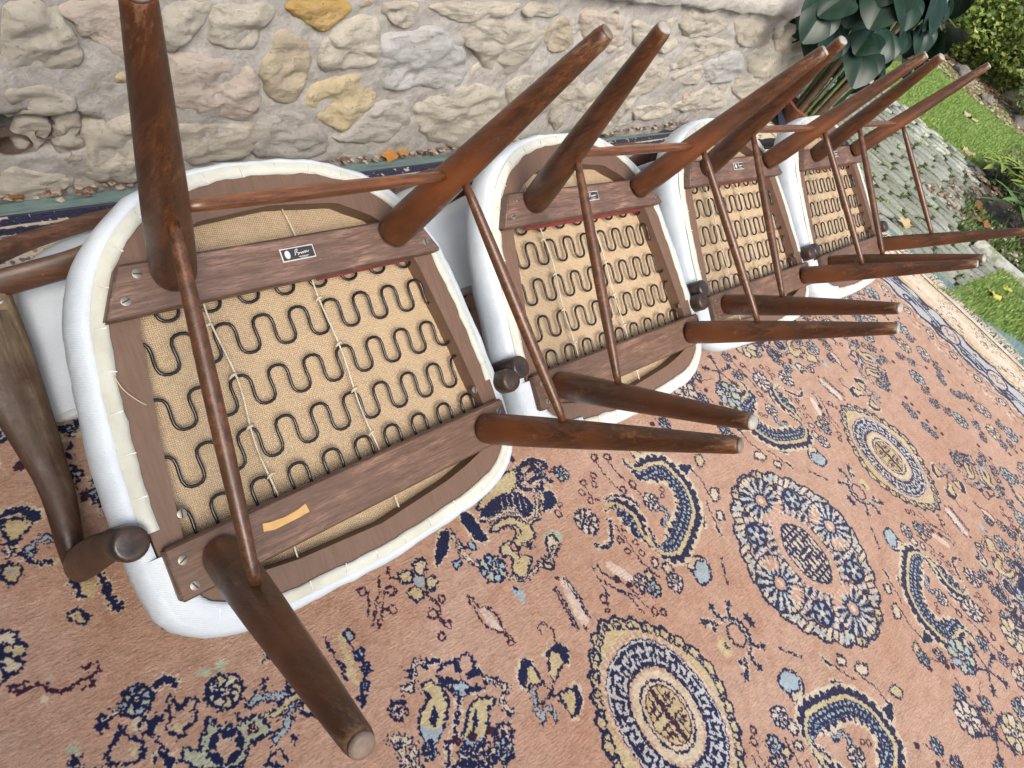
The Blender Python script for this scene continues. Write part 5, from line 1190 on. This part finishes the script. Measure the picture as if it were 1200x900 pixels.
# ================================================================= PLANTS AND SMALL THINGS
def leaf_geo(L, W, cup=.25, fold=.25, nl=6, nw=4, point=1.0):
    V = []; F = []
    for i in range(nl + 1):
        t = i / nl; w = W * (math.sin(PI * min(1, t ** .75 * .98 + .015)) ** point) * .5
        for j in range(-nw // 2, nw // 2 + 1):
            u = j / (nw / 2); V.append((u * w, t * L, -cup * L * t * t + fold * abs(u) * w - .35 * fold * w * u * u + .01 * L * math.sin(t * 9) * u))
    for i in range(nl):
        for j in range(nw): a = i * (nw + 1) + j; F.append((a, a + 1, a + nw + 2, a + nw + 1))
    return V, F
def mat_leaf(name, a, b, rough=.35, vein=(.1, .16, .08)):
    t = NT(name); oi = t.n.new('ShaderNodeObjectInfo'); n = t.noise(t.tc(), 16, 4); c = t.ramp(n, [(.3, a), (.7, b)]); c = t.mix(t.math('MULTIPLY', oi.outputs['Random'], .35), c, tuple(q * .5 for q in a))
    tc = t.n.new('ShaderNodeTexCoord'); sx = t.n.new('ShaderNodeSeparateXYZ'); t.l(tc.outputs['Object'], sx.inputs[0])
    an = t.math('ARCTAN2', sx.outputs[0], t.math('ADD', sx.outputs[1], .02)); w = t.math('ABSOLUTE', t.math('SINE', t.math('MULTIPLY', an, 5.5)))
    vn = t.ramp(w, [(.0, (1, 1, 1)), (.10, (0, 0, 0))]); c = t.mix(t.math('MULTIPLY', vn, .5), c, vein)
    return t.fin(c, rough, t.bump(w, .006, .5), Specular_IOR_Level=.3)
M_DL = mat_leaf('dark_leaf', (.004, .016, .008), (.009, .030, .016), .38, (.016, .042, .024))
M_CANE = plain('cane', (.075, .105, .035), .6, var=.5); M_TRUNK = plain('plant_stem', (.06, .032, .018), .8, var=.5)
pl_root = tag(empty('potted_plant', (3.32, .98, 0)), 'dark glossy broad leaved plant on tall bundled stems, leaning past the end of the wall', 'plant')
def pc(o, root): o.parent = root; o.matrix_parent_inverse = Matrix.Translation(-root.location); return o
for k in range(13):
    a = 2 * PI * k / 13; bx, by = 3.33 + .055 * math.cos(a), .98 + .05 * math.sin(a); tx, ty = 3.46 + .16 * math.cos(a), .985 + .10 * math.sin(a)
    P = [(bx + (tx - bx) * t + .01 * math.sin(t * 6 + k), by + (ty - by) * t, .02 + .62 * t) for t in np.linspace(0, 1, 8)]
    pc(tube('stem', P, lerpl([.009, .005] if k % 3 else [.020, .010], 8), M_CANE if k % 3 else M_TRUNK, None, 8, up=(0, 1, 0)), pl_root)
pot = [(3.33, .98, 0), (3.33, .98, .01), (3.33, .98, .08), (3.33, .98, .095), (3.33, .98, .085)]
pc(tube('pot', pot, [.075, .08, .095, .10, .085], plain('clay_pot', (.20, .075, .04), .8), None, 24, up=(0, 1, 0)), pl_root)
lv = []
for q in range(5):
    v, f = leaf_geo(.175 + .012 * q, .205 + .012 * q, .45, .20, 9, 8, .5); me = mesh_only(mesh('leaf', v, f, M_DL)); lv.append(me)
LP = PLANTL
LP2 = [(x, y, z) for x, y, z in LP if x < 4.75]
for _r in range(1):
  for x, y, z in list(LP2): LP2.append((x + RNG.uniform(-.12, .12), min(y + RNG.uniform(.05, .25), 1.9), z + RNG.uniform(-.10, .12))) if x > 3.5 else LP2.append((x + RNG.uniform(-.08, .08), y + .02, z + RNG.uniform(.0, .15)))
for x, y, z in LP[:]: LP2.append((x + RNG.uniform(-.12, .12), y + RNG.uniform(-.05, .12), z + RNG.uniform(-.06, .10))) if x < 4.6 else None
cc = Vector((3.55, 1.0, .55))
for k, (x, y, z) in enumerate(LP2):
    p = Vector((x, y, z)); d = (p - cc); d.z *= .3; d.y -= .35; a = math.atan2(d.y, d.x) - PI / 2
    s_ = RNG.uniform(.52, .80)
    o = inst('leaf', lv[k % 5], None, (p.x - math.cos(a + PI / 2) * .10 * s_, p.y - math.sin(a + PI / 2) * .10 * s_, z + .03), (RNG.uniform(-.75, -.15), RNG.uniform(-.35, .35), a + RNG.uniform(-.5, .5)), (s_,) * 3)
    o.rotation_euler[1] = RNG.uniform(-.3, .3); pc(o, pl_root)
    st = tube('petiole', [Vector((3.46 + RNG.uniform(-.06, .06), .99, .55)), (Vector((3.46, .99, .62)) + o.location) / 2 + Vector((0, 0, .03)), o.location], .0032, M_CANE, None, 6); pc(st, pl_root)

def bush(name, label, c, r, n, size, cols, group=None, stemn=12):
    root = tag(empty(name, (c[0], c[1], 0)), label, 'shrub', group)
    m = mat_blade(name + '_leaf', *cols); vs = []
    P = RNG.normal(0, 1, (n, 3)); P /= np.linalg.norm(P, axis=1)[:, None]; P *= (RNG.uniform(0, 1, n) ** (1 / 2.2))[:, None]
    lump = np.array([1 + .28 * noise.noise(Vector(p * 2.2 + np.array([c[0], 0, 0]))) for p in P])[:, None]
    P = P * lump * np.array(r) + np.array([0, 0, r[2] * .95]); P = P[P[:, 2] > .0]; n = len(P)
    d = RNG.normal(0, 1, (n, 3)); d[:, 2] = np.abs(d[:, 2]) * .5; d /= np.linalg.norm(d, axis=1)[:, None]; e_ = np.cross(d, RNG.normal(0, 1, (n, 3))); e_ /= np.linalg.norm(e_, axis=1)[:, None]
    L = size * RNG.uniform(.6, 1.3, n)[:, None]; q = np.stack([P - d * L * .5, P + e_ * L * .28, P + d * L * .5, P - e_ * L * .28], 1).reshape(-1, 3)
    me = bpy.data.meshes.new('foliage'); me.vertices.add(n * 4); me.vertices.foreach_set('co', q.ravel()); me.loops.add(n * 4); me.loops.foreach_set('vertex_index', np.arange(n * 4, dtype=np.int32)); me.polygons.add(n); me.polygons.foreach_set('loop_start', np.arange(0, n * 4, 4, dtype=np.int32)); me.update(); me.validate(); me.materials.append(m)
    o = bpy.data.objects.new('foliage', me); COL.objects.link(o); o.parent = root; tag(o, kind='stuff')
    g = G()
    for k in range(stemn):
        a = RNG.uniform(0, 2 * PI); t_ = (math.cos(a) * r[0] * .6, math.sin(a) * r[1] * .6, r[2] * RNG.uniform(.9, 1.6)); v, f = tube_geo([(0, 0, 0), (t_[0] * .4, t_[1] * .4, t_[2] * .5), t_], [.014, .01, .004], 6); g.add(v, f)
    g.out('branches', M_TRUNK, root); return root
bush('bush', 'low bushy shrub with small yellow green leaves beyond the lawn', (8.3, 1.35), (.95, .75, .42), 15000, .055, ((.04, .075, .012), (.13, .19, .03), (.34, .36, .08)))
bush('bush', 'dark green shrub behind the broad leaved plant, left of the yellow green bush', (8.4, 2.75), (1.1, .9, .6), 12000, .065, ((.02, .045, .012), (.06, .11, .025), (.18, .25, .06)))
bush('bush', 'loose olive green shrub farthest back at the top right corner', (11.5, 2.6), (1.8, 1.6, .6), 14000, .09, ((.03, .05, .012), (.09, .13, .03), (.26, .26, .07)))
bush('bush', 'small pale green shrub at the right edge beyond the planting bed', (7.6, .35), (.45, .55, .22), 6000, .05, ((.05, .09, .02), (.15, .22, .05), (.36, .40, .14)))
def mat_leaf2(name, a, b): return mat_leaf(name, a, b, .42, (.25, .32, .12))
def rosette(name, label, c, stems, L, W, mat, tilt=(.1, .6), hgt=.16, seed=0, nwh=7):
    root = tag(empty(name, (*c, 0)), label, 'plant'); v, f = leaf_geo(L, W, .22, .35, 6, 4, .9); me = mesh_only(mesh('leaf', v, f, mat))
    for s_ in range(stems):
        a0 = RNG.uniform(0, 6); rr_ = .16 * (s_ / max(1, stems)) ** .5 * 1.2; sx, sy = rr_ * math.cos(a0), rr_ * math.sin(a0); h = hgt * RNG.uniform(.6, 1.1)
        tube('stem', [(sx * .6, sy * .6, 0), (sx, sy, h * .6), (sx * 1.1, sy * 1.1, h)], .004, M_CANE, root, 6)
        for k in range(nwh):
            a = a0 + 2 * PI * k / nwh + RNG.uniform(-.2, .2); s2 = RNG.uniform(.65, 1.1)
            inst('leaf', me, root, (sx * 1.1, sy * 1.1, h - .012 * (k % 3)), (RNG.uniform(*tilt), 0, a), (s2, s2, s2))
    return root
M_RH = mat_leaf2('long_leaf', (.045, .10, .020), (.12, .20, .05)); M_HO = mat_leaf2('yellow_leaf', (.12, .17, .02), (.27, .33, .05))
rosette('leafy_plant', 'small plant with long pointed green leaves in the bed beside the paving', (4.50, -.02), 6, .21, .055, M_RH, (-.1, .45), .22)
rosette('leafy_plant', 'yellow green plant with narrow leaves in whorls behind the long leaved one', (5.15, .20), 9, .17, .045, M_HO, (-.05, .35), .16, nwh=9)
rosette('leafy_plant', 'green long leaved plant at the right edge of the bed', (4.85, -.25), 5, .19, .05, M_RH, (-.1, .5), .26)
# bed ground cover
BED = [(3.99, .06), (5.14, .38), (6.6, .5), (6.5, -.4), (4.6, -.9), (4.0, -1.4)]
tag(mesh('planting_bed', [(x, y, -.006) for x, y in BED], [tuple(range(6))], M_SOIL, None, False), kind='structure')
M_GC = mat_blade('cover', (.03, .06, .012), (.07, .13, .03), (.16, .20, .06))
tag(blades('ground_cover', [([(4.0, .02), (4.45, .14), (4.5, -.9), (4.0, -1.2)], 6000), ([(3.9, .16), (4.5, .3), (4.5, .12), (3.98, .02)], 5000), ([(5.0, .3), (6.5, .5), (6.4, -.3), (5.0, -.3)], 3000)], 1, .03, M_GC, .008), 'low ground cover growing on the soil of the planting bed', 'ground cover', kind='stuff')
# litter
def mat_dead():
    t = NT('dead_leaf'); oi = t.n.new('ShaderNodeObjectInfo'); n = t.noise(t.tc(), 60, 4)
    c = oi.outputs['Color']; c = t.mix(t.math('MULTIPLY', n, .5), c, (.12, .06, .02)); return t.fin(c, .75, t.bump(n, .002, .6))
M_DEAD = mat_dead(); dl = []
for q in range(4):
    P = []; n = 14
    for k in range(n): a = 2 * PI * k / n; r_ = (.5 + .5 * abs(math.cos(a * 2.5 + q))) * (.7 + .3 * RNG.uniform()); P.append((math.cos(a) * r_ * .03, math.sin(a) * r_ * .03, .010 * RNG.uniform(-.3, 1)))
    me = mesh_only(mesh('fallen_leaf', P + [(0, 0, .002)], [(k, (k + 1) % n, n) for k in range(n)], M_DEAD)); dl.append(me)
LEAVES = [((1.055, 1.075), (.46, .20, .04), 1.0, 'orange brown leaf at the foot of the wall between the first two chairs'), ((1.10, 1.080), (.50, .26, .06), .8, 'smaller orange leaf at the wall foot right of the larger one'), ((.25, 1.082), (.30, .13, .04), .9, 'rust brown leaf at the wall foot on the far left'), ((3.36, .31), (.55, .42, .22), 1.5, 'pale tan leaf lying on the cobbled paving'),
    ((3.47, -.165), (.60, .52, .12), 1.5, 'yellow maple leaf on the grass beside the tarpaulin'), ((3.66, -.19), (.60, .50, .12), 1.0, 'small yellow leaf on the grass near the edging stone'), ((6.15, .82), (.55, .45, .28), 2.6, 'curled pale leaf in the middle of the lawn'), ((3.47, 1.02), (.60, .44, .08), 1.8, 'yellow leaf lying against the stems of the broad leaved plant'),
    ((5.25, .55), (.55, .40, .24), 2.2, 'tan leaf where the lawn meets the paving'), ((4.22, .12), (.30, .12, .05), 2.0, 'brown leaf on the bed beside the long leaved plant'), ((4.42, .20), (.34, .15, .06), 1.8, 'reddish brown leaf on the bed behind the long leaved plant')]
for k, (p, c, s_, lab) in enumerate(LEAVES):
    o = inst('fallen_leaf', dl[k % 4], None, (p[0], p[1], .012 if p[0] < 3 or p[0] > 3.45 else .018), (RNG.uniform(-.3, .3), RNG.uniform(-.3, .3), RNG.uniform(0, 6)), (s_,) * 3); o.color = (*c, 1); tag(o, lab, 'leaf', 'fallen leaves')
g = G()
for k in range(4200):
    if k < 900: x, y, s_ = RNG.uniform(-.2, 3.5), 1.085 + RNG.normal(0, .010), RNG.uniform(.004, .012)
    elif k < 2900: x, y, s_ = RNG.uniform(6.9, 8.0), RNG.uniform(.35, 1.6), RNG.uniform(.012, .035)
    else: x, y, s_ = RNG.uniform(4.0, 6.4), RNG.uniform(-.9, .45), RNG.uniform(.008, .028)
    a = RNG.uniform(0, 6); z = .004; n0 = len(g.v)
    for t in range(5): g.v.append((x + math.cos(a + t * 1.256) * s_ * RNG.uniform(.6, 1.1), y + math.sin(a + t * 1.256) * s_ * RNG.uniform(.5, 1), z + RNG.uniform(0, s_ * .5)))
    g.v.append((x, y, z + s_ * .6)); g.f += [(n0 + t, n0 + (t + 1) % 5, n0 + 5) for t in range(5)]
M_LIT = mat_blade('litter', (.07, .035, .018), (.20, .13, .08), (.46, .40, .33))
tag(g.out('leaf_litter', M_LIT, smooth=False), 'gravel and dead leaf litter at the wall foot and in the bed', 'litter', kind='stuff')
for k, (x, y, s_) in enumerate([(7.1, .95, .08), (7.35, 1.28, .12), (7.0, 1.52, .09), (7.3, .62, .13), (6.9, .42, .08), (7.6, 1.75, .11)]):
    bm = bmesh.new(); bmesh.ops.create_icosphere(bm, subdivisions=3, radius=1)
    for v in bm.verts: v.co *= 1 + .35 * noise.noise(v.co * 1.5 + Vector((k * 5, 0, 0))); v.co.z *= .55
    me = bpy.data.meshes.new('rock'); bm.to_mesh(me); bm.free(); me.materials.append(M_STONE); me.polygons.foreach_set('use_smooth', [True] * len(me.polygons))
    o = inst('rock', me, None, (x, y, .02), (0, 0, k), (s_, s_ * .8, s_)); o.color = (.40, .37, .33, 1)
    tag(o, 'grey rock ' + ['in front of the yellow green bush, middle of the border', 'largest, half under the yellow green bush', 'beside the broad leaved plant at the border', 'between the lawn and the small pale shrub', 'at the corner of the lawn and the bed', 'behind the others, below the dark shrub'][k], 'rock', 'rocks edging the lawn')
# slab offcuts on the tarpaulin edge near the plant
o = mesh('wrapping_sheet', catmull([(3.16, .98, .02), (3.22, 1.06, .05), (3.30, 1.08, .05), (3.34, 1.00, .02), (3.24, .97, .012)], 2, True), [tuple(range(10))], plain('dark_film', (.03, .04, .06), .3)); tag(o, 'dark blue folded sheet lying by the wall foot behind the third chair', 'sheet')
for ob in list(bpy.data.objects):
    if ob.type == 'MESH' and ob.users_scene == (): bpy.data.objects.remove(ob)
